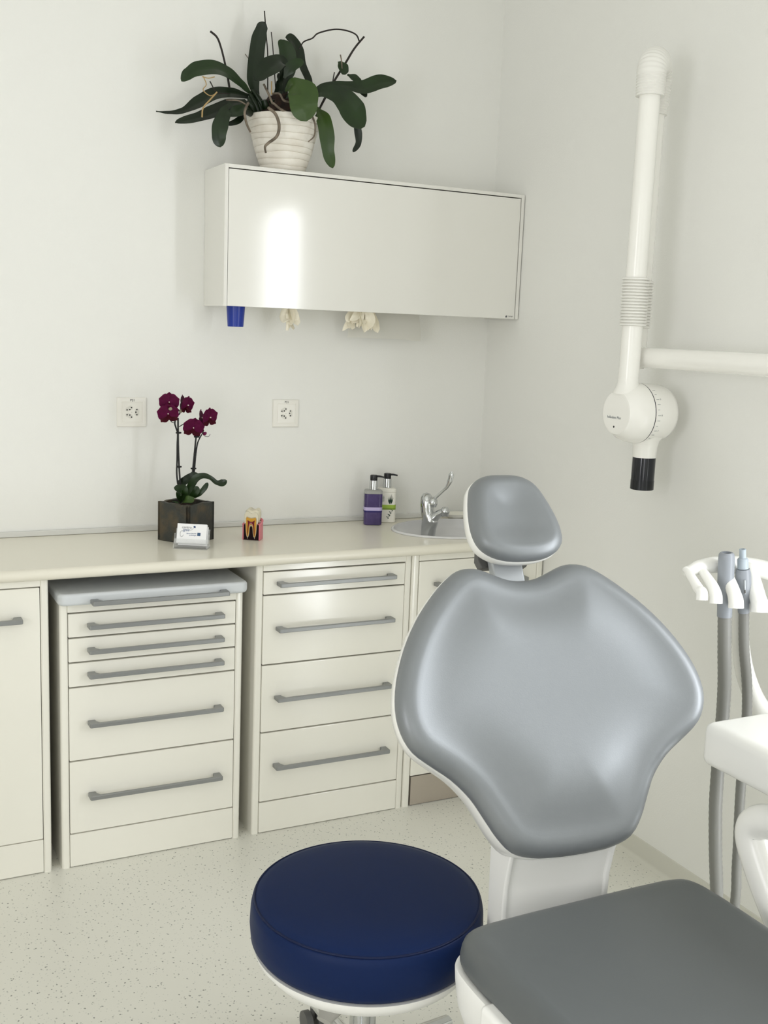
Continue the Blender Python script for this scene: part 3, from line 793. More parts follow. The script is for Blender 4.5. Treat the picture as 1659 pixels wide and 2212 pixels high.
leaf2([(840, 1950, YO), (930, 1870, YO-.01), (1010, 1780, YO-.015), (1070, 1680, YO-.015)], [15, 45, 48, 10], 'leaf', hint=(-.3, -.9, .2))
leaf2([(600, 2050, YO-.02), (680, 1990, YO-.045), (760, 1985, YO-.05), (825, 1950, YO-.05)], [15, 70, 75, 25], 'leaf_light', hint=(0, -.8, .6))
leaf2([(700, 1900, YO+.01), (740, 1760, YO+.01), (780, 1640, YO+.01)], [20, 35, 10], 'leaf', hint=(-.5, -.8, .1))
leaf2([(440, 2015, YO-.03), (500, 2030, YO-.03), (560, 2050, YO-.03)], [8, 16, 8], 'leaf', hint=(0, -.8, .6))
def stalk2(pts, r, m='stem_dark', name='stem'):
    p = spline([o2(*x) for x in pts], 5)
    return obj(name, tube(p, resample(r if isinstance(r, list) else [r, r], len(p)), 8), m, or2, 80)
stalk2([(590, 2040, YO), (575, 1700, YO), (555, 1400, YO), (540, 1000, YO), (535, 520, YO)], .0026, name='stake')
stalk2([(530, 1700, YO), (512, 1500, YO), (520, 1250, YO), (522, 1000, YO), (528, 800, YO), (500, 700, YO), (478, 610, YO), (510, 500, YO), (570, 430, YO-.01), (520, 350, YO-.01), (440, 310, YO-.015)], [.0026, .0025, .0023, .0015])
stalk2([(478, 610, YO), (430, 600, YO-.005), (385, 550, YO-.012)], .0011)
stalk2([(555, 680, YO), (650, 620, YO-.003), (770, 550, YO-.006), (870, 550, YO-.01), (950, 600, YO-.012)], .0013)
stalk2([(770, 2000, YO-.005), (775, 1750, YO-.005), (800, 1450, YO), (835, 1100, YO), (862, 830, YO)], .0026, name='stake')
stalk2([(780, 1900, YO), (825, 1480, YO), (850, 1200, YO), (880, 1000, YO), (915, 900, YO), (955, 830, YO-.004), (990, 760, YO-.01)], [.0026, .0025, .002, .0013])
stalk2([(1010, 850, YO-.01), (1080, 855, YO-.012), (1112, 812, YO-.012)], .0007)
for (x, y) in ((545, 787), (550, 1395), (812, 1427), (870, 858)):
    a, b = o2(x-48, y, YO), o2(x+48, y, YO)
    obj('clip', tube([a, a.lerp(b, .5), b], [.0022, .0034, .0022], 8), 'stem_dark', or2, 60)
def petal_bm(L, Wd, cup=0.25):
    bm = bmesh.new(); n, m = 8, 8; V = []
    for i in range(n+1):
        f = i/n; w = Wd*math.sin(PI*(0.05+0.93*f))**0.62*(0.6+0.5*f)
        row = []
        for j in range(m+1):
            g = j/m*2-1
            row.append(bm.verts.new((g*w, L*f*(1-0.10*g*g), cup*L*(f*f*0.5-0.3*g*g*f)+0.0006*math.sin(9*g+4*f))))
        V.append(row)
    for i in range(n):
        for j in range(m): bm.faces.new((V[i][j], V[i][j+1], V[i+1][j+1], V[i+1][j]))
    bmesh.ops.solidify(bm, geom=bm.faces[:], thickness=0.0007)
    return bm
def flower(x, y, Y, R, face, roll=0.0):
    """a whole bloom: two broad petals, three sepals, lip and pale column"""
    c = o2(x, y, Y); n = Vector(face).normalized()
    r = Vector((0, 0, 1)).cross(n).normalized(); u = n.cross(r)
    base = Matrix(((r.x, u.x, n.x, c.x), (r.y, u.y, n.y, c.y), (r.z, u.z, n.z, c.z), (0, 0, 0, 1))) @ Matrix.Rotation(roll, 4, 'Z')
    root = bpy.data.objects.new('bloom', bpy.data.meshes.new('bloom'))
    bm = lathe([(0, -0.004), (0.003, -0.003), (0.0035, 0.0), (0.002, 0.0028), (0, 0.0035)], 12)
    root = obj('bloom', bm, 'petal_dark', or2, 80); root.matrix_local = base
    for ang, L, Wd, m_, z in ((0, 0.98, 0.46, 'petal', 0), (math.radians(130), 0.95, 0.48, 'petal_dark', 0), (math.radians(-130), 0.95, 0.48, 'petal_dark', 0), (math.radians(68), 1.0, 0.76, 'petal', 0.0012), (math.radians(-68), 1.0, 0.76, 'petal', 0.0012)):
        p = obj('petal', petal_bm(L*R, Wd*R), m_, root, 80)
        p.matrix_local = Matrix.Translation((0, 0, z)) @ Matrix.Rotation(ang, 4, 'Z')
    lip = obj('lip', petal_bm(0.55*R, 0.26*R, 0.9), 'petal_dark', root, 80)
    lip.matrix_local = Matrix.Translation((0, -0.001, 0.003)) @ Matrix.Rotation(PI, 4, 'Z') @ Matrix.Rotation(0.5, 4, 'X')
    obj('column', lathe([(0, 0), (0.0016, 0.001), (0.0017, 0.004), (0, 0.006)], 10, o=(0, 0.002, 0.003)), 'pollen', root, 80)
FR = 192*S2
flower(375, 245, YO-.020, FR, (-.2, -.95, -.05))
flower(360, 450, YO-.026, FR*1.05, (-.25, -.93, -.15), 0.15)
flower(690, 300, YO-.022, FR*.95, (.55, -.8, -.1), -0.1)
flower(600, 270, YO-.008, FR*.9, (.85, -.5, 0), 0.1)
flower(1095, 520, YO-.026, FR*1.02, (.45, -.88, -.05), 0.1)
flower(940, 530, YO-.012, FR*.9, (.85, -.5, 0.1), -0.1)
flower(805, 700, YO-.030, FR*1.05, (-.1, -.97, -.2), -0.15)
flower(900, 700, YO-.018, FR*.85, (.5, -.85, -.2), 0.3)
b = obj('bud', lathe([(0, -.006), (0.004, -.004), (0.0056, 0), (0.004, .005), (0, .008)], 12), 'petal', or2, 80); b.location = o2(1010, 805, YO-.012); b.rotation_euler = (0.4, 0.9, 0)
for x, y, Y in ((400, 360, YO-.034), (590, 400, YO-.026)):
    b = obj('bud', lathe([(0, -.005), (0.0045, -.003), (0.0058, 0), (0.004, .004), (0, .006)], 12), 'petal_back', or2, 80); b.location = o2(x, y, Y)

# ------------------------------------------------------------------ business cards
cx_, cy_ = 0.5165, -0.294
cyaw = math.radians(-29.5)
CH = thing('card_holder', 'clear acrylic business card holder in front of the slate planter', 'holder', (cx_, cy_, ZT), cyaw)
lean = math.radians(17)
cl, sl = math.cos(lean), math.sin(lean)
def leanfn(u, v, h): return (u, v*sl+h*cl-0.006, 0.013+v*cl-h*sl)    # v up the card, h backwards
bm = bmesh.new()
add_box(bm, -0.049, 0.049, -0.020, 0.032, 0.0, 0.002)
add_prism(bm, [(-0.049, 0.0), (0.049, 0.0), (0.049, 0.014), (-0.049, 0.014)], leanfn, -0.0036, -0.0018)
add_prism(bm, [(-0.049, -0.012), (0.049, -0.012), (0.049, 0.046), (-0.049, 0.046)], leanfn, 0.016, 0.018)
add_prism(bm, [(-0.049, 0.0), (0.049, 0.0), (0.049, 0.002), (-0.049, 0.002)], leanfn, -0.0018, 0.016)
for sx in (-0.049, 0.047):
    add_prism(bm, [(sx, 0.0), (sx+0.002, 0.0), (sx+0.002, 0.030), (sx, 0.030)], leanfn, -0.0018, 0.016)
    add_prism(bm, [(-0.019, 0.002), (0.030, 0.002), (0.018, 0.014), (-0.012, 0.014)], YZ, sx, sx+0.002)
obj('holder_body', bm, 'acrylic', CH, 30)
GRP = 'business cards in the acrylic holder'
for k in range(7):
    o = thing('business_card', 'printed white business card at the front of the acrylic holder' if k == 0 else 'white business card behind the printed one in the acrylic holder', 'card', (cx_, cy_, ZT), cyaw, GRP)
    dx, dv = (0, 0) if k == 0 else (0.0028 if k == 5 else 0.0006*(k % 2), -0.001 if k != 5 else -0.006)
    bm = prism([(-0.0425+dx, 0.003+dv), (0.0425+dx, 0.003+dv), (0.0425+dx, 0.058+dv), (-0.0425+dx, 0.058+dv)] if k else [(-0.0425, 0.003), (0.0425, 0.003), (0.0425, 0.058), (-0.0425, 0.058)], leanfn, k*0.0021, k*0.0021+0.0014)
    cardm = obj('card', bm, 'card', o, 0)
    if k == 0:
        rt = Vector((1, 0, 0)); up = Vector((0, sl, cl))
        def on_card(u, v): return frame(Vector(leanfn(u, v, -0.0002)), rt, up)
        text_obj('centro', 0.0105, 'ink_grey', o, on_card(-0.0150, 0.0475), 'lettering')
        text_obj('igea', 0.0125, 'ink_blue', o, on_card(-0.0175, 0.0405), 'lettering', shear=0.35)
        text_obj('igiene dentale', 0.0052, 'ink_blue', o, on_card(-0.0005, 0.0305), 'lettering')
        text_obj('podologia', 0.0052, 'ink_blue', o, on_card(0.0035, 0.0255), 'lettering')
        obj('square_mark', prism([(0.0165, 0.0240), (0.0255, 0.0240), (0.0255, 0.0335), (0.0165, 0.0335)], leanfn, -0.0004, 0.0), 'ink_square', o, 0)
        fl = [leanfn(-0.0285+0.0105*math.cos(a)*0.45, 0.0285+0.0085*math.sin(a), -0.0003) for a in [PI*0.35+2*PI*i/20*0.82 for i in range(20)]]
        obj('swash', tube(fl, 0.0004, 6), 'ink_grey', o, 60)
        obj('swash', tube([leanfn(u, v, -0.0003) for u, v in ((-0.007, 0.0395), (-0.002, 0.0400), (0.002, 0.0435), (0.0055, 0.0475))], 0.0003, 6), 'ink_grey', o, 60)
        for (u, v, r) in ((0.0062, 0.0500, 0.0024), (0.0082, 0.0485, 0.0020), (0.0085, 0.0505, 0.0016)):
            obj('flower_mark', prism([(u+r*math.cos(2*PI*i/12), v+r*math.sin(2*PI*i/12)) for i in range(12)], leanfn, -0.0004, 0.0), 'ink_blue', o, 0)

# ------------------------------------------------------------------ tooth model
tyaw = math.radians(-35)
t = thing('tooth_model', 'cut-away molar model with pink gum on the worktop', 'tooth model', (0.7310, -0.2130, ZT), tyaw)
W2, D2 = 0.0275, 0.021        # half sizes; the front faces local -y
P = [(-W2, -D2), (-W2+0.0048, -D2), (-W2+0.0048, -D2+0.004), (W2-0.0048, -D2+0.004), (W2-0.0048, -D2), (W2, -D2), (W2, D2-0.006), (W2-0.006, D2), (-W2+0.006, D2), (-W2, D2-0.006)]
gum = obj('gum', prism(P, XY, 0.0, 0.049, 0.0022, 3), 'gum', t, 50)
bm = bmesh.new()
for sx in (-1, 1):
    pth = spline([(sx*(W2-0.003), -D2+0.003, 0.046), (sx*(W2-0.003), 0.0, 0.049), (sx*(W2-0.003), D2-0.008, 0.056), (sx*(W2-0.009), D2-0.004, 0.060 if sx > 0 else 0.052)], 5)
    add_tube(bm, pth, 0.0042, 10)
add_tube(bm, [(-W2+0.007, D2-0.004, 0.050), (0, D2-0.004, 0.054), (W2-0.007, D2-0.004, 0.058)], 0.0045, 10)
obj('gum_rim', bm, 'gum', t, 80)
obj('bone', box(-W2+0.0047, W2-0.0047, -D2-0.0002, -D2+0.006, 0.001, 0.047, 0.0006), 'bone', t)
def relief(half, d, m, name):
    pts = [Vector((x, z, 0)) for x, z in half] + [Vector((-x, z, 0)) for x, z in half[::-1] if abs(x) > 1e-6]
    pts = spline(pts, 3, closed=True)
    bm = prism([(p.x, p.y) for p in pts], XZ, -D2-d, -D2+0.003)
    return obj(name, bm, m, t, 30)
cem = [(0.0, 0.0440), (0.0030, 0.042), (0.0045, 0.036), (0.0055, 0.022), (0.0075, 0.012), (0.0105, 0.0085), (0.0135, 0.012), (0.0160, 0.024), (0.0170, 0.040), (0.0175, 0.050), (0.0178, 0.060), (0.0165, 0.072), (0.0100, 0.0745), (0.0, 0.0720)]
cem = [(x, z*0.98) for x, z in cem]
relief(cem, 0.0010, 'cement', 'root_cement')
den = [(0.0, 0.0470), (0.0035, 0.0450), (0.0055, 0.038), (0.0068, 0.024), (0.0085, 0.014), (0.0105, 0.0110), (0.0125, 0.014), (0.0145, 0.026), (0.0155, 0.042), (0.0155, 0.055), (0.0150, 0.066), (0.0125, 0.0695), (0.0070, 0.0675), (0.0, 0.0665)]
relief(den, 0.0018, 'dentin', 'dentin')
pul = [(0.0, 0.0500), (0.0045, 0.0485), (0.0075, 0.041), (0.0085, 0.026), (0.0098, 0.0155), (0.0108, 0.0150), (0.0110, 0.028), (0.0102, 0.043), (0.0098, 0.0525), (0.0110, 0.0610), (0.0060, 0.0578), (0.0, 0.0570)]
relief(pul, 0.0025, 'pulp', 'pulp')
for pth in ([(-0.006, 0.046), (-0.003, 0.052), (-0.0025, 0.055)], [(-0.004, 0.051), (0.0, 0.0525), (0.003, 0.054)], [(0.005, 0.0465), (0.003, 0.0505), (0.0005, 0.0525)]):
    obj('nerve', tube([(x, -D2-0.0026, z) for x, z in pth], 0.0005, 6), 'nerve', t, 60)
for sx in (-1, 1):
    obj('root_tip', tube([(sx*0.0106, -D2-0.0004, 0.0085), (sx*0.0108, -D2-0.0004, 0.0045)], 0.0008, 6), 'cement', t, 60)
# crown with four cusps, cut flat at the front
bm = bmesh.new()
N1, N2 = 40, 14
rings = []
for j in range(N2+1):
    f = j/N2
    rw = [0]*N1
    rr = []
    for i in range(N1):
        a = 2*PI*i/N1
        c, s = math.cos(a), math.sin(a)
        if f < 0.6:
            g = f/0.6; k = 0.78+0.24*math.sin(g*PI*0.62); z = 0.050+0.032*g
        else:
            g = (f-0.6)/0.4; k = (0.78+0.24*math.sin(PI*0.62))*math.sqrt(max(0, 1-g*g)) if g < 1 else 0; z = 0.082+0.010*math.sin(g*PI/2)
        x = 0.0225*k*math.copysign(abs(c)**0.72, c); y = 0.0205*k*math.copysign(abs(s)**0.72, s)+0.002
        if f >= 0.6:
            g = (f-0.6)/0.4
            bumpz = 0.0
            for (bx, by, hh_) in ((-0.0115, -0.010, 0.0045), (0.0105, -0.010, 0.0040), (-0.010, 0.011, 0.0075), (0.0125, 0.011, 0.0070)):
                bumpz += hh_*math.exp(-((x-bx)**2+(y-by)**2)/(2*0.0062**2))
            z += bumpz - 0.0062*g*g
        y = max(y, -D2+0.0)
        rr.append(bm.verts.new((x, y, z)))
    rings.append(rr)
for A, B in zip(rings, rings[1:]):
    for i in range(N1): bm.faces.new((A[i], A[(i+1) % N1], B[(i+1) % N1], B[i]))
bm.faces.new(rings[0])
bmesh.ops.remove_doubles(bm, verts=bm.verts[:], dist=0.0001)
obj('crown', bm, 'enamel', t, 80)
# thin enamel lip in front of the dentin
lip = [(-0.0205, 0.050), (-0.0215, 0.064), (-0.021, 0.078), (-0.015, 0.0865), (-0.008, 0.0860), (0.0, 0.0805), (0.009, 0.0850), (0.016, 0.0845), (0.0205, 0.077), (0.021, 0.064), (0.0200, 0.050), (0.0165, 0.052), (0.0172, 0.0655), (0.0135, 0.0715), (0.0, 0.0685), (-0.0135, 0.0715), (-0.0172, 0.0655), (-0.0165, 0.052)]
obj('enamel_edge', prism(lip, XZ, -D2-0.0016, -D2+0.004, 0.0006, 2), 'enamel', t, 50)

# ------------------------------------------------------------------ soap bottles
def rrect(hx, hy, r, n=6):
    out = []
    for (cx, cy, a0) in ((hx-r, hy-r, 0), (-hx+r, hy-r, PI/2), (-hx+r, -hy+r, PI), (hx-r, -hy+r, 1.5*PI)):
        for k in range(n+1):
            a = a0+PI/2*k/n; out.append((cx+r*math.cos(a), cy+r*math.sin(a)))
    return out
def loft(sections):
    """sections: list of (outline, z)"""
    bm = bmesh.new(); R = [[bm.verts.new((x, y, z)) for x, y in o_] for o_, z in sections]
    n = len(R[0])
    for A, B in zip(R, R[1:]):
        for i in range(n): bm.faces.new((A[i], A[(i+1) % n], B[(i+1) % n], B[i]))
    bm.faces.new(R[0]); bm.faces.new(R[-1])
    return bm
def bottle(label, loc, rz, hx, hy, hb, body_m, bands, shoulder, pumpdir):
    t = thing('soap_bottle', label, 'bottle', loc, rz, 'pump soap bottles beside the sink')
    b = obj('body', loft([(rrect(hx-.003, hy-.003, .010), 0), (rrect(hx, hy, .012), .003), (rrect(hx, hy, .012), hb-.002), (rrect(hx-.002, hy-.002, .011), hb)]), body_m, t, 50)
    sh = shoulder
    obj('shoulder', loft([(rrect(hx, hy, .012), hb+.0003), (rrect(hx, hy, .012), hb+sh-.003), (rrect(hx-.004, hy-.004, .010), hb+sh), (rrect(.012, .012, .0115), hb+sh+.0015)]), 'clear' if body_m == 'purple' else body_m, t, 50)
    z = hb+sh+.0015
    obj('collar', lathe([(0, z), (0.0145, z), (0.0145, z+.001), (0.0135, z+.030), (0, z+.030)], 28), 'chrome', t, 40)
    p = obj('pump_head', lathe([(0, z+.030), (0.0118, z+.030), (0.0122, z+.032), (0.0122, z+.045), (0.0105, z+.0475), (0, z+.048)], 24), 'black', t, 40)
    d = Vector((math.cos(pumpdir), math.sin(pumpdir), 0))
    o_ = Vector((0, 0, z+.0435))
    obj('nozzle', tube([o_+d*.006, o_+d*.02, o_+d*.034+Vector((0, 0, -.002))], [.0045, .004, .0032], 10, flat=0.8), 'black', p, 50)
    for (z0_, z1_, m_) in bands:
        obj('label_band', loft([(rrect(hx+.0004, hy+.0004, .0123), z0_), (rrect(hx+.0004, hy+.0004, .0123), z1_)]), m_, t, 50)
    return t
dirr = math.radians(-30)
purple = bottle('purple hand soap bottle with lavender band and black pump', (1.1960, -0.0790, ZT), math.radians(-20), 0.0300, 0.0225, 0.104, 'purple', [(0.049, 0.060, 'lavender'), (0.0435, 0.049, 'indigo')], 0.012, math.radians(-15))
wb = bottle('white lotion bottle with lime band, leaf print and black pump', (1.2620, -0.0480, ZT), math.radians(-20), 0.0300, 0.0225, 0.104, 'bottle_white', [(0.0505, 0.0615, 'lime'), (0.0445, 0.0505, 'lime_dark')], 0.012, math.radians(-15))
def printleaf(u0, z0, u1, z1, w):
    a = Vector((u0, -0.0229, z0)); b_ = Vector((u1, -0.0229, z1)); d = (b_-a); s = Vector((-d.z, 0, d.x)).normalized()*w
    bm = bmesh.new(); vs = [bm.verts.new(p) for p in (a, a+d*.4+s, b_, a+d*.4-s)]
    bm.faces.new(vs); bmesh.ops.solidify(bm, geom=bm.faces[:], thickness=0.0003)
    obj('leaf_print', bm, 'print_green', wb, 0)
for (du, dz) in ((-.009, .022), (-.006, .028), (-.002, .032), (.003, .036), (.007, .030), (.010, .024)):
    printleaf(0.010+du*.25, 0.0625, 0.010+du, 0.0625+dz, 0.0016)
for k in range(8):
    f = k/7; u = 0.002+0.015*f; z = 0.014+0.030*f
    printleaf(u, z, u+(-.007 if k % 2 else .006), z+.004, 0.0019)
printleaf(0.001, 0.012, 0.018, 0.045, 0.0009)
for k in range(5):
    printleaf(-0.017, 0.074+k*.004, -0.009, 0.0745+k*.004, 0.0010)

# ------------------------------------------------------------------ dental chair
CHX, CHY = 0.75, -1.80
TH = math.radians(-6.5)
chair = thing('dental_chair', 'dental chair with silver-grey backrest, headrest and seat on white shells', 'dental chair', (CHX, CHY, 0), TH)
B0 = (-0.024, 0.614); UL = Vector((0.258, 0.435)).normalized()
def back_pt(a, tt, h, curv=0.55):
    hh_ = h + curv*a*a
    return Vector((a, B0[0]+UL.x*tt-UL.y*hh_, B0[1]+UL.y*tt+UL.x*hh_))
HALF = [(0, .477), (.03, .480), (.06, .491), (.085, .501), (.108, .504), (.135, .498), (.166, .477), (.2, .445), (.235, .405), (.268, .355), (.294, .298), (.305, .248), (.301, .208), (.283, .175), (.25, .150), (.214, .125), (.182, .092), (.160, .055), (.141, .022), (.116, -.006), (.078, -.019), (.038, -.023), (0, -.024)]
def closed_outline(half, n=3):
    pts = [Vector((x, y, 0)) for x, y in half] + [Vector((-x, y, 0)) for x, y in half[-2:0:-1]]
    return [(p.x, p.y) for p in spline(pts, n, closed=True)]
def out_normals(P, it=10):
    n = len(P); N = []
    area2 = sum(P[i][0]*P[(i+1) % n][1]-P[(i+1) % n][0]*P[i][1] for i in range(n))
    sg = 1 if area2 > 0 else -1
    for i in range(n):
        dx, dy = P[(i+1) % n][0]-P[i-1][0], P[(i+1) % n][1]-P[i-1][1]
        l = math.hypot(dx, dy) or 1; N.append((sg*dy/l, -sg*dx/l))
    for _ in range(it):
        N = [((N[i-1][0]+2*N[i][0]+N[(i+1) % n][0])/4, (N[i-1][1]+2*N[i][1]+N[(i+1) % n][1])/4) for i in range(n)]
        N = [(a/(math.hypot(a, b) or 1), b/(math.hypot(a, b) or 1)) for a, b in N]
    return N
def pad_bm(P, rings, centre, htop, place, dish, shrink=(0.97, 0.93, 0.88, 0.82, 0.75, 0.67, 0.58, 0.48, 0.37, 0.26, 0.14, 0.0), back=True):
    """cushion: rings = (outward offset, height) from the back edge to the crown of the rim"""
    N = out_normals(P); n = len(P)
    bm = bmesh.new(); R = []
    for off, h in rings:
        R.append([bm.verts.new(place(P[i][0]+N[i][0]*off, P[i][1]+N[i][1]*off, h)) for i in range(n)])
    off, h = rings[-1]
    Q = [(P[i][0]+N[i][0]*off, P[i][1]+N[i][1]*off) for i in range(n)]
    for s in shrink:
        if s == 0: R.append([bm.verts.new(place(centre[0], centre[1], htop+dish(centre[0], centre[1], 0)))])
        else:
            rr = []
            for x, y in Q:
                X, Y = centre[0]+(x-centre[0])*s, centre[1]+(y-centre[1])*s
                rr.append(bm.verts.new(place(X, Y, htop+dish(X, Y, s))))
            R.append(rr)
    for A, B in zip(R, R[1:]):
        for i in range(n):
            j = (i+1) % n
            if len(B) == 1: bm.faces.new((A[i], A[j], B[0]))
            else: bm.faces.new((A[i], A[j], B[j], B[i]))
    if back: bm.faces.new(R[0])
    return bm
OUT = closed_outline(HALF)
edge = [(-0.014, -0.018), (-0.004, -0.015), (0.0, -0.008), (0.0, 0.0), (-0.003, 0.009), (-0.008, 0.017), (-0.015, 0.023), (-0.023, 0.027), (-0.032, 0.0285)]
def edge_dist(P, x, y): return min(math.hypot(px-x, py-y) for px, py in P)
def back_dish(x, y, s):
    w = 1-math.exp(-((max(0.0, edge_dist(OUT, x, y)-0.032))/0.055)**2)
    return w*(0.26*(0.30**2-x*x) - 0.005 + 0.007*math.exp(-((y-0.10)/0.07)**2))
obj('backrest_pad', pad_bm(OUT, edge, (0, 0.265), 0.0285, back_pt, back_dish), 'vinyl', chair, 80)
# white shell behind the cushion
shell_rings = [(-0.060, -0.052), (-0.030, -0.050), (-0.010, -0.044), (-0.002, -0.036), (0.0005, -0.022), (0.0012, -0.012), (0.0005, -0.009), (-0.003, -0.0085)]
def low_deep(a, tt, h):
    k = 1.0 + 0.5*max(0.0, min(1.0, (0.2-tt)/0.2)) if h < -0.012 else 1.0
    return back_pt(a, tt, h*k)
obj('backrest_shell', pad_bm(OUT, shell_rings, (0, 0.265), -0.0120, low_deep, lambda x, y, s: 0), 'shell', chair, 60)
# spine between seat and backrest
bm = bmesh.new()
sec = [(0.012, 0.640), (-0.003, 0.604), (0.008, 0.566), (0.018, 0.52), (0.020, 0.47), (0.010, 0.40), (0.010, 0.36), (0.075, 0.36), (0.080, 0.46), (0.082, 0.55), (0.095, 0.66)]
add_prism(bm, sec, lambda b_, z_, h_: (h_, b_, z_), -0.100, 0.104, 0.006, 3)
for sx in (-1, 1):
    add_prism(bm, [(p[0]-0.006, p[1]) for p in sec[1:6]] + [(0.07, 0.40), (0.075, 0.604)], lambda b_, z_, h_: (h_, b_, z_), sx*0.103+0.002-0.005, sx*0.103+0.002+0.005, 0.003, 2)
obj('spine', bm, 'shell_satin', chair, 50)
# headrest
HH = [(0, .700), (.030, .6985), (.052, .690), (.070, .672), (.082, .640), (.0905, .602), (.0925, .568), (.085, .541), (.064, .522), (.034, .512), (0, .5095)]
HOUT = closed_outline(HH)
def head_pt(a, tt, h):
    off = 0.022-0.040*(tt-0.51)/0.19
    c_, s_ = math.cos(0), 0
    return Vector((a+0.004, B0[0]+UL.x*tt-UL.y*(h+off)-0.35*a*a, B0[1]+UL.y*tt+UL.x*(h+off)))
hedge = [(-0.012, -0.016), (-0.003, -0.013), (0.0, -0.006), (0.0, 0.002), (-0.002, 0.010), (-0.006, 0.017), (-0.011, 0.022), (-0.017, 0.0255), (-0.024, 0.0270)]
def head_dish(x, y, s):
    v = (y-0.61)/0.08
    return -0.013*(1-s**2.2)*math.exp(-((x/0.055)**2))*(1.0 if v < 0.3 else max(0.35, 1-(v-0.3))) + 0.004*math.exp(-((y-0.545)/0.02)**2)*(1-s**3)
obj('headrest_pad', pad_bm(HOUT, hedge, (0, 0.605), 0.0270, head_pt, head_dish, shrink=(0.94, 0.86, 0.76, 0.65, 0.53, 0.4, 0.27, 0.14, 0.0)), 'vinyl', chair, 80)
obj('headrest_shell', pad_bm(HOUT, [(-0.045, -0.050), (-0.022, -0.048), (-0.009, -0.042), (-0.001, -0.030), (0.001, -0.016), (0.001, -0.0085), (0.0, -0.006), (-0.003, -0.0055)], (0, 0.605), -0.008, head_pt, lambda x, y, s: 0), 'shell', chair, 60)
# headrest stem and clamp
bm = bmesh.new()
add_prism(bm, [(-0.034, 0.30), (0.032, 0.30), (0.030, 0.585), (-0.034, 0.585)], lambda a_, t_, h_: back_pt(a_-0.004, t_, h_, 0), -0.052, -0.030, 0.004, 2)
obj('headrest_stem', bm, 'neck', chair, 50)
bm = bmesh.new()
add_prism(bm, [(-0.050, 0.522), (0.050, 0.522), (0.056, 0.540), (0.045, 0.585), (-0.045, 0.585), (-0.056, 0.540)], lambda a_, t_, h_: back_pt(a_, t_, h_, 0), -0.075, -0.055, 0.004, 2)
obj('headrest_clamp', bm, 'dark_grey', chair, 50)
# seat, square to the room
SEAT_ROT = -TH
sroot_off = Matrix.Rotation(SEAT_ROT, 4, 'Z')
def seat_pt(x, y, z):                       # room coordinates -> chair coordinates
    v = sroot_off @ Vector((x-CHX, y-CHY, 0)); return Vector((v.x, v.y, z))
SCX = 0.765
half_s = [(0, -1.822), (.08, -1.822), (.15, -1.823), (.205, -1.826), (.238, -1.838), (.256, -1.866), (.262, -1.915), (.263, -1.99), (.263, -2.10), (.262, -2.25), (.255, -2.45), (.235, -2.65), (.20, -2.82), (.13, -2.89), (0, -2.90)]
SP = closed_outline(half_s, 4)
sedge = [(-0.012, 0.452), (-0.003, 0.455), (0.0, 0.462), (0.0, 0.472), (-0.002, 0.484), (-0.006, 0.495), (-0.013, 0.503), (-0.022, 0.508), (-0.034, 0.5105)]
def seat_dish(x, y, s): return -0.010*(1-s**2)
obj('seat_pad', pad_bm(SP, sedge, (0, -2.3), 0.510, lambda x, y, z: seat_pt(SCX+x, y, z), seat_dish), 'vinyl_seat', chair, 80)
srings = [(-0.090, 0.300), (-0.060, 0.304), (-0.035, 0.318), (-0.014, 0.345), (0.0, 0.385), (0.006, 0.425), (0.0075, 0.448), (0.006, 0.4525), (0.0, 0.453)]
obj('seat_shell', pad_bm(SP, srings, (0, -2.3), 0.450, lambda x, y, z: seat_pt(SCX+x, y, z), lambda x, y, s: 0), 'shell_satin', chair, 60)
bm = box(0.4830, 0.5300, -2.42, -1.966, 0.345, 0.459, 0.010, 4)
for v in bm.verts: v.co = seat_pt(v.co.x, v.co.y, v.co.z)
obj('armrest_mount', bm, 'shell_satin', chair, 50)
# right armrest loop
ax = 1.090
pth = spline([(-2.02, .445), (-1.985, .485), (-1.945, .535), (-1.913, .585), (-1.908, .612), (-1.925, .633), (-1.965, .647), (-2.08, .658), (-2.25, .668), (-2.34, .655), (-2.355, .62), (-2.33, .57), (-2.27, .52), (-2.20, .475), (-2.14, .445)], 5)
bm = bmesh.new(); add_tube(bm, [Vector((ax, p.x, p.y)) for p in [Vector((a, b, 0)) for a, b, *_ in [(v.x, v.y) for v in [Vector((x.x, x.y)) for x in [Vector((q_[0], q_[1])) for q_ in [(v.x, v.y) for v in pth]]]]]], 0.030, 16, upv=(0, 0, 1), flat=1.05, wid=0.85)
for v in bm.verts: v.co = seat_pt(v.co.x, v.co.y, v.co.z)
obj('armrest', bm, 'shell', chair, 70)
bm = box(1.00, 1.108, -2.20, -1.98, 0.40, 0.452, 0.014, 4)
for v in bm.verts: v.co = seat_pt(v.co.x, v.co.y, v.co.z)
obj('armrest_mount', bm, 'shell_satin', chair, 50)
# pedestal (out of sight below the seat)
bm = box(0.62, 0.92, -2.45, -1.95, 0.05, 0.315, 0.03, 3)
add_box(bm, 0.58, 0.98, -2.75, -1.90, 0.0, 0.055, 0.02, 3)
for v in bm.verts: v.co = seat_pt(v.co.x, v.co.y, v.co.z)
obj('pedestal', bm, 'shell_satin', chair, 50)
bm = box(0.66, 0.88, -1.98, -1.76, 0.29, 0.40, 0.01, 2)
for v in bm.verts: v.co = seat_pt(v.co.x, v.co.y, v.co.z)
obj('hinge_block', bm, 'dark_grey', chair, 50)

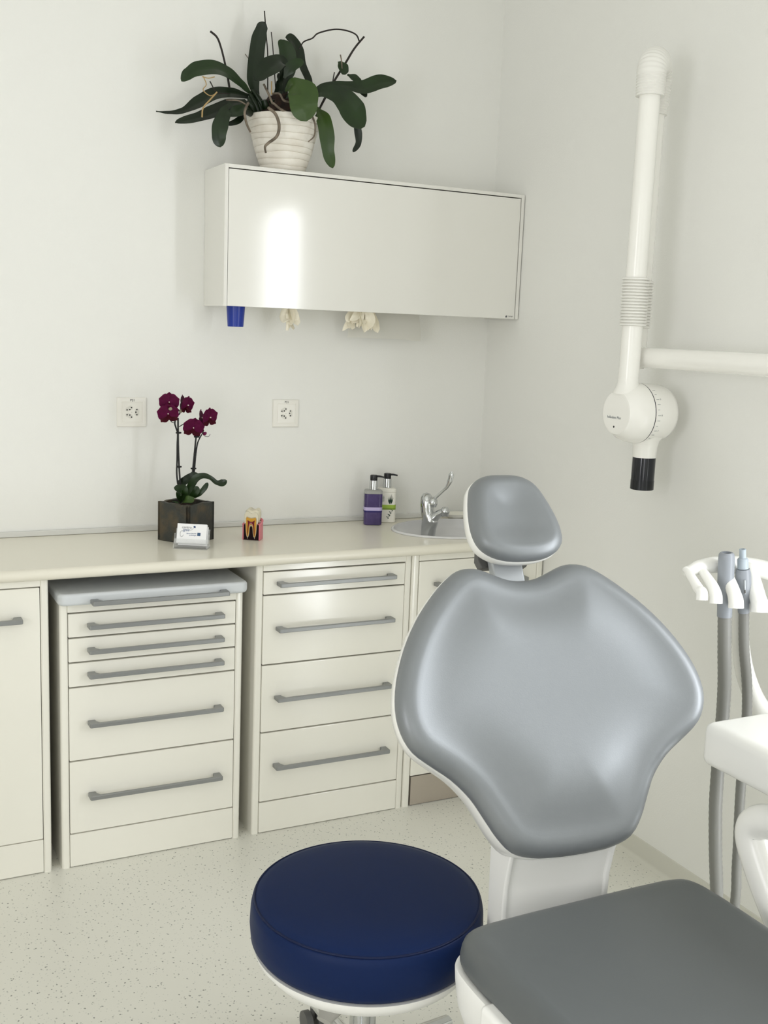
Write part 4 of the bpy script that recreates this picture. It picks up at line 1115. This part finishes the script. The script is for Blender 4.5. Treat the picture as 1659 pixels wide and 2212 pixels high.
# ------------------------------------------------------------------ stool
SC = Vector((0.478, -1.577, 0))
ST, SR = 0.452, 0.2165
t = thing('stool', 'round navy blue stool with white seat plate in front of the drawer cabinet', 'stool', SC)
obj('cushion', lathe([(0, ST-0.097), (SR-0.022, ST-0.097), (SR-0.008, ST-0.093), (SR-0.001, ST-0.082), (SR+0.0015, ST-0.055), (SR, ST-0.025), (SR-0.003, ST-0.011), (SR-0.0065, ST-0.0078)], 96), 'navy', t, 60)
obj('cushion_top', lathe([(SR-0.0105, ST-0.0100), (SR-0.008, ST-0.0068), (SR-0.013, ST-0.0038), (SR-0.025, ST-0.0012), (SR-0.05, ST+0.0015), (SR-0.10, ST+0.004), (0, ST+0.005)], 96), 'navy', t, 60)
bm = bmesh.new(); add_tube(bm, [(math.cos(2*PI*i/96)*(SR-0.0068), math.sin(2*PI*i/96)*(SR-0.0068), ST-0.0072) for i in range(96)], 0.0021, 8, closed=True)
obj('piping', bm, 'navy_seam', t, 80)
obj('seat_plate', lathe([(0, ST-0.146), (SR-0.090, ST-0.146), (SR-0.050, ST-0.140), (SR-0.024, ST-0.127), (SR-0.009, ST-0.108), (SR-0.006, ST-0.0975), (0, ST-0.0975)], 96), 'shell_satin', t, 60)
obj('gas_lift', lathe([(0, 0.10), (0.025, 0.10), (0.025, 0.22), (0.0255, 0.222), (0.0255, 0.226), (0.034, 0.228), (0.034, ST-0.1465), (0, ST-0.1465)], 32), 'chrome', t, 40)
# lever
Lp = spline([(-0.030, -0.015, ST-0.161), (-0.062, -0.042, ST-0.162), (-0.095, -0.068, ST-0.168), (-0.120, -0.085, ST-0.182)], 6)
obj('lever', tube(Lp, resample([0.018, 0.022, 0.024, 0.015], len(Lp)), 14, flat=0.55), 'lever_grey', t, 60)
for k in range(5):
    a = 2*PI*k/5+0.3
    d = Vector((math.cos(a), math.sin(a), 0))
    obj('leg', tube([d*0.02+Vector((0, 0, .105)), d*0.13+Vector((0, 0, .092)), d*0.245+Vector((0, 0, .075))], [.022, .018, .014], 12, flat=0.7), 'chrome', t, 60)
    bm = bmesh.new()
    s_ = Vector((-d.y, d.x, 0))
    for sg in (-1, 1):
        c = d*0.245+s_*(sg*0.013)+Vector((0, 0, .0255))
        add_tube(bm, [c-s_*0.007, c+s_*0.007], 0.025, 20)
    add_tube(bm, [d*0.245+Vector((0, 0, .03)), d*0.245+Vector((0, 0, .07))], 0.006, 8)
    obj('caster', bm, 'dark_grey', t, 50)

# ------------------------------------------------------------------ X-ray arm on the right wall
XT, YT = 1.470, -0.9985            # front tube
XB, YB = 1.530, -0.951             # rear tube
t = thing('xray_arm', 'white folded swing arm with X-ray tube head on the right wall', 'x-ray unit', (XT, YT, 0))
def L(x, y, z): return (x-XT, y-YT, z)
ZA = 1.437
obj('front_tube', lathe([(0, 1.352), (0.0265, 1.352), (0.0265, 1.4), (0.0262, 2.10), (0, 2.10)], 32), 'xray', t, 50)
obj('rear_tube', lathe([(0, ZA), (0.0245, ZA), (0.0245, 2.08), (0, 2.08)], 28, o=L(XB, YB, 0)), 'xray', t, 50)
# horizontal arm with swivel at its inner end
bm = bmesh.new(); add_tube(bm, spline([L(XB, YB+0.004, ZA+0.012), L(XB+0.001, YB-0.02, ZA+0.001), L(XB+0.002, YB-0.06, ZA), L(XB+0.004, -1.4, ZA), L(XB+0.006, -1.78, ZA)], 5), 0.0265, 24)
obj('horizontal_arm', bm, 'xray', t, 60)
obj('swivel', lathe([(0, ZA-0.030), (0.020, ZA-0.030), (0.027, ZA-0.022), (0.0285, ZA), (0.0265, ZA+0.02), (0.0235, ZA+0.034), (0, ZA+0.034)], 28, o=L(XB, YB, 0)), 'xray', t, 60)
bm = bmesh.new()
add_box(bm, XB-0.05-XT, XR-0.001-XT, -1.90-YT, -1.74-YT, 1.22, 1.52, 0.02, 4)
obj('wall_mount', bm, 'xray', t, 50)
def ribs(z0, z1, r0, r1, n):
    pr = [(0, z0)]
    for k in range(n):
        a, b = z0+(z1-z0)*k/n, z0+(z1-z0)*(k+1)/n
        pr += [(r0, a), (r1, a+(b-a)*.25), (r1, a+(b-a)*.6), (r0, b-(b-a)*.02)]
    return pr+[(r0, z1), (0, z1)]
obj('bellows', lathe(ribs(1.517, 1.640, 0.0295, 0.0350, 16), 36), 'rubber_white', t, 30)
obj('bellows', lathe(ribs(1.513, 1.636, 0.0255, 0.0305, 16), 32, o=L(XB, YB, 0)), 'rubber_white', t, 30)
# ribbed elbow cover at the top
mx, my = (XB-XT)/2, (YB-YT)/2
hw = math.hypot(mx, my)
pth, rd = [], []
NR = 74
za, zb, zc = 2.082, 2.050, 2.132
tot1, tot2, arc = zc-za, zc-zb, PI*hw
Ltot = tot1+arc+tot2
for i in range(NR*2+1):
    s = Ltot*i/(NR*2)
    if s < tot1: p = (0, 0, za+s)
    elif s < tot1+arc:
        a = (s-tot1)/hw; p = (mx*(1-math.cos(a)), my*(1-math.cos(a)), zc+hw*math.sin(a)*1.0)
    else: p = (2*mx, 2*my, zc-(s-tot1-arc))
    pth.append(p)
    f = s/Ltot
    base = 0.0345*(1-f)+0.0295*f + 0.004*math.sin(PI*f)
    rd.append(base + (0.0009 if i % 4 < 2 else -0.0009))
obj('elbow_cover', tube(pth, rd, 32, upv=(1, -1, 0)), 'rubber_white', t, 40)
# tube head: barrel whose axis points at the wall
HZ = 1.293
HX = XT+0.033                     # split ring
hd = obj('head_housing', lathe([(0, -0.066), (0.050, -0.066), (0.0555, -0.0645), (0.0590, -0.058), (0.0690, -0.044), (0.0760, -0.026), (0.0790, -0.010), (0.0795, -0.0012), (0, -0.0012)], 56, axis='X', o=(HX-XT, 0, HZ)), 'xray', t, 28)
obj('neck', lathe([(0, HZ+0.050), (0.038, HZ+0.050), (0.033, HZ+0.062), (0.0295, HZ+0.071), (0.0275, HZ+0.080), (0.0267, HZ+0.092), (0, HZ+0.092)], 32), 'xray', t, 60)
obj('split_ring', lathe([(0, -0.0014), (0.0793, -0.0014), (0.0793, 0.0014), (0, 0.0014)], 64, axis='X', o=(HX-XT, 0, HZ)), 'ring', t, 30)
hb = obj('head_barrel', lathe([(0, 0.0012), (0.0785, 0.0012), (0.0785, 0.012), (0.0770, 0.045), (0.0745, 0.068), (0.0690, 0.083), (0.0580, 0.091), (0.040, 0.095), (0, 0.096)], 56, axis='X', o=(HX-XT, 0, HZ)), 'xray', t, 60)
SPX = HX+0.036
obj('spout', lathe([(0, 1.176), (0.0305, 1.176), (0.0310, 1.182), (0.0325, 1.204), (0.038, 1.222), (0.048, 1.234), (0, 1.25)], 36, o=(SPX-XT, -0.004, 0)), 'xray', t, 60)
obj('cone', lathe([(0, 1.090), (0.0295, 1.090), (0.0305, 1.091), (0.0305, 1.176), (0, 1.176)], 36, o=(SPX-XT, -0.004, 0)), 'cone', t, 40)
obj('cone_band', lathe([(0.0306, 1.091), (0.0309, 1.091), (0.0309, 1.115), (0.0306, 1.115)], 36, o=(SPX-XT, -0.004, 0)), 'black', t, 40)
# printing on the flat face and the angle scale on the barrel
fx = HX-XT-0.0662
text_obj('heliodent Plus', 0.0098, 'print_grey', hd, frame((fx, 0.006, HZ-0.012), (0, -1, 0), (0, 0, 1)), 'marking', 0.0002)
o = obj('screw_hole', lathe([(0, -0.0002), (0.0028, -0.0002), (0.0028, 0.0006), (0, 0.0006)], 12, axis='X', o=(fx, 0.004, HZ-0.036)), 'hole', hd, 0)
for k in range(11):
    a = math.radians(-52+10.4*k)
    y_, z_ = -0.0787*math.cos(a), 0.0787*math.sin(a)
    nrm = Vector((0, math.cos(a)*-1, math.sin(a)))
    ln_ = 0.009 if k % 3 else 0.006
    m_ = Matrix.Translation(Vector((HX-XT+0.008, y_, HZ+z_))) @ Matrix.Rotation(-a, 4, 'X')
    tk = obj('scale_tick', box(0, ln_, -0.0002, 0.0004, -0.0004, 0.0004), 'print_grey', hb, 0); tk.matrix_local = m_
    if k in (2, 5, 8):
        text_obj(str((k-5)//3*3 or 0).replace('-', ''), 0.006, 'print_grey', hb, m_ @ frame((0.013, -0.0002, 0), (1, 0, 0), (0, 0, 1)), 'scale_number', 0.0001)

# ------------------------------------------------------------------ delivery unit: tray, hose holder, column
t = thing('delivery_unit', 'white dental delivery unit with instrument tray and hose holder', 'dental unit', (1.34, -2.27, 0))
UX, UY = 1.34, -2.27
def U(x, y, z): return (x-UX, y-UY, z)
def ubox(x0, x1, y0, y1, z0, z1, bev, seg=4): return box(x0-UX, x1-UX, y0-UY, y1-UY, z0, z1, bev, seg)
obj('tray', ubox(1.046, 1.50, -2.32, -1.806, 0.706, 0.790, 0.018, 5), 'shell', t, 60)
obj('column', ubox(1.26, 1.42, -2.38, -2.16, 0.0, 0.712, 0.03, 4), 'shell', t, 60)
# hose holder: curved ridge with hook fingers between the handpieces
YH = -1.635
bm = bmesh.new()
rp = spline([U(1.158, YH+0.024, 1.018), U(1.176, YH+0.031, 1.023), U(1.205, YH+0.035, 1.028), U(1.25, YH+0.035, 1.030), U(1.32, YH+0.035, 1.024), U(1.40, YH+0.03, 1.005), U(1.47, YH, 0.97)], 5)
add_tube(bm, rp, resample([.007, .014, .018, .020, .022, .024, .024], len(rp)), 14, flat=0.85)
holder = obj('hose_holder', bm, 'shell', t, 70)
for (x, z0_, w) in ((1.143, 0.982, 0.019), (1.1810, 0.972, 0.021), (1.2360, 0.958, 0.025), (1.3030, 0.944, 0.030)):
    bm = bmesh.new()
    fp = spline([U(x+0.020, YH+0.034, 1.026), U(x+0.010, YH+0.004, 1.016), U(x+0.002, YH-0.027, min(1.0, z0_+0.030)), U(x-0.001, YH-0.039, z0_+0.014), U(x-0.002, YH-0.042, z0_)], 5)
    add_tube(bm, fp, resample([w*.6, w*.8, w*.92, w, w*1.02], len(fp)), 18, flat=0.62, upv=(1, 0, 0), wid=0.58)
    obj('hook', bm, 'shell', holder, 60)
ap = spline([U(1.312, YH+0.02, 0.985), U(1.312, YH+0.02, 0.92), U(1.322, YH+0.02, 0.85), U(1.347, YH+0.015, 0.77), U(1.40, YH, 0.69), U(1.45, YH-0.12, 0.63), U(1.44, YH-0.36, 0.59), U(1.37, YH-0.56, 0.57)], 6)
obj('holder_arm', tube(ap, resample([.018, .0185, .020, .023, .027, .028, .028, .028], len(ap)), 18, flat=0.8), 'shell', t, 70)

def hose_bm(path, r, pitch=0.006):
    path = [Vector(p) for p in path]; out = []; rad = []
    dense = spline(path, 14)
    L_ = 0; i = 0
    for k, p in enumerate(dense):
        out.append(p); rad.append(r*(1.0 if k % 2 else 0.95))
    return tube(out, rad, 16)
def V(x, z, dy=0.0): return Vector((x, YH+dy, z))
hp = thing('suction_handpiece', 'thick grey suction handpiece with wide ribbed hose in the white holder', 'suction tube', (1.24, YH, 0))
def O(p): return (p[0]-1.24, p[1]-YH, p[2])
def ax_lathe(prof, p0, p1, seg=28):
    """lathe along the line p0->p1; prof in (radius, metres from p0)"""
    p0, p1 = Vector(p0), Vector(p1); d = (p1-p0).normalized()
    bm = lathe(prof, seg); R = Vector((0, 0, 1)).rotation_difference(d).to_matrix().to_4x4()
    bmesh.ops.transform(bm, matrix=Matrix.Translation(p0) @ R, verts=bm.verts[:])
    return bm
h1 = obj('handle', ax_lathe([(0, 0), (0.0150, 0), (0.0152, 0.02), (0.0165, 0.045), (0.0170, 0.062), (0.0165, 0.064), (0.0165, 0.122), (0.0155, 0.131), (0.0125, 0.135), (0.0095, 0.135), (0.009, 0.128), (0, 0.126)], O(V(1.243, 0.930, -.004)), O(V(1.233, 1.062, -.004))), 'grey_handle', hp, 50)
hpth = [V(1.243, 0.935, -.004), V(1.2475, 0.86, -.008), V(1.255, 0.78, -.01), V(1.2585, 0.70, -.01), V(1.2585, 0.62, -.01), V(1.262, 0.52, -.01), V(1.273, 0.42, -.01), V(1.288, 0.32, -.01), V(1.298, 0.20, -.02), V(1.312, 0.12, -.14), V(1.315, 0.12, -.30), V(1.315, 0.14, -.535)]
obj('hose', hose_bm([O(p) for p in hpth], 0.0142), 'hose', hp, 30)
hp2 = thing('suction_handpiece', 'slim grey saliva ejector with pale blue-grey tip and thin hose in the white holder', 'suction tube', (1.285, YH, 0))
def O2(p): return (p[0]-1.285, p[1]-YH, p[2])
p0, p1 = V(1.2935, 0.935, -.006), V(1.2735, 1.070, -.006)
h2 = obj('handle', ax_lathe([(0, 0), (0.0118, 0), (0.0122, 0.015), (0.0150, 0.038), (0.0158, 0.06), (0.0158, 0.085), (0.0135, 0.094), (0, 0.095)], O2(p0), O2(p1)), 'grey_handle', hp2, 50)
obj('tip', ax_lathe([(0, 0.0951), (0.0112, 0.0951), (0.0112, 0.114), (0.0092, 0.117), (0.0068, 0.118), (0.0068, 0.136), (0.0050, 0.1365), (0.0046, 0.130), (0, 0.128)], O2(p0), O2(p1)), 'blue_grey', hp2, 50)
# slide valve on the handle
dd = (p1-p0).normalized()
for (s0, s1, w_, m_, nm, dep) in ((0.044, 0.074, 0.0048, 'neck', 'valve_slot', 0.0166), (0.048, 0.070, 0.0009, 'dark_grey', 'valve_groove', 0.0172), (0.046, 0.053, 0.0040, 'dark_grey', 'valve_button', 0.0178)):
    c0, c1 = p0+dd*s0, p0+dd*s1
    dirc = Vector((-0.55, -0.83, 0))*(dep-0.003)
    obj(nm, tube([O2(c0+dirc), O2(c1+dirc)], w_, 10, flat=0.55, upv=(0.83, -0.55, 0)), m_, h2, 50)
hpth = [V(1.2935, 0.94, -.006), V(1.302, 0.86, -.008), V(1.318, 0.78, -.01), V(1.3275, 0.70, -.01), V(1.328, 0.62, -.01), V(1.331, 0.52, -.01), V(1.338, 0.42, -.01), V(1.345, 0.32, -.01), V(1.356, 0.20, -.02), V(1.368, 0.13, -.14), V(1.37, 0.13, -.30), V(1.37, 0.16, -.535)]
obj('hose', hose_bm([O2(p) for p in hpth], 0.0110), 'hose', hp2, 30)
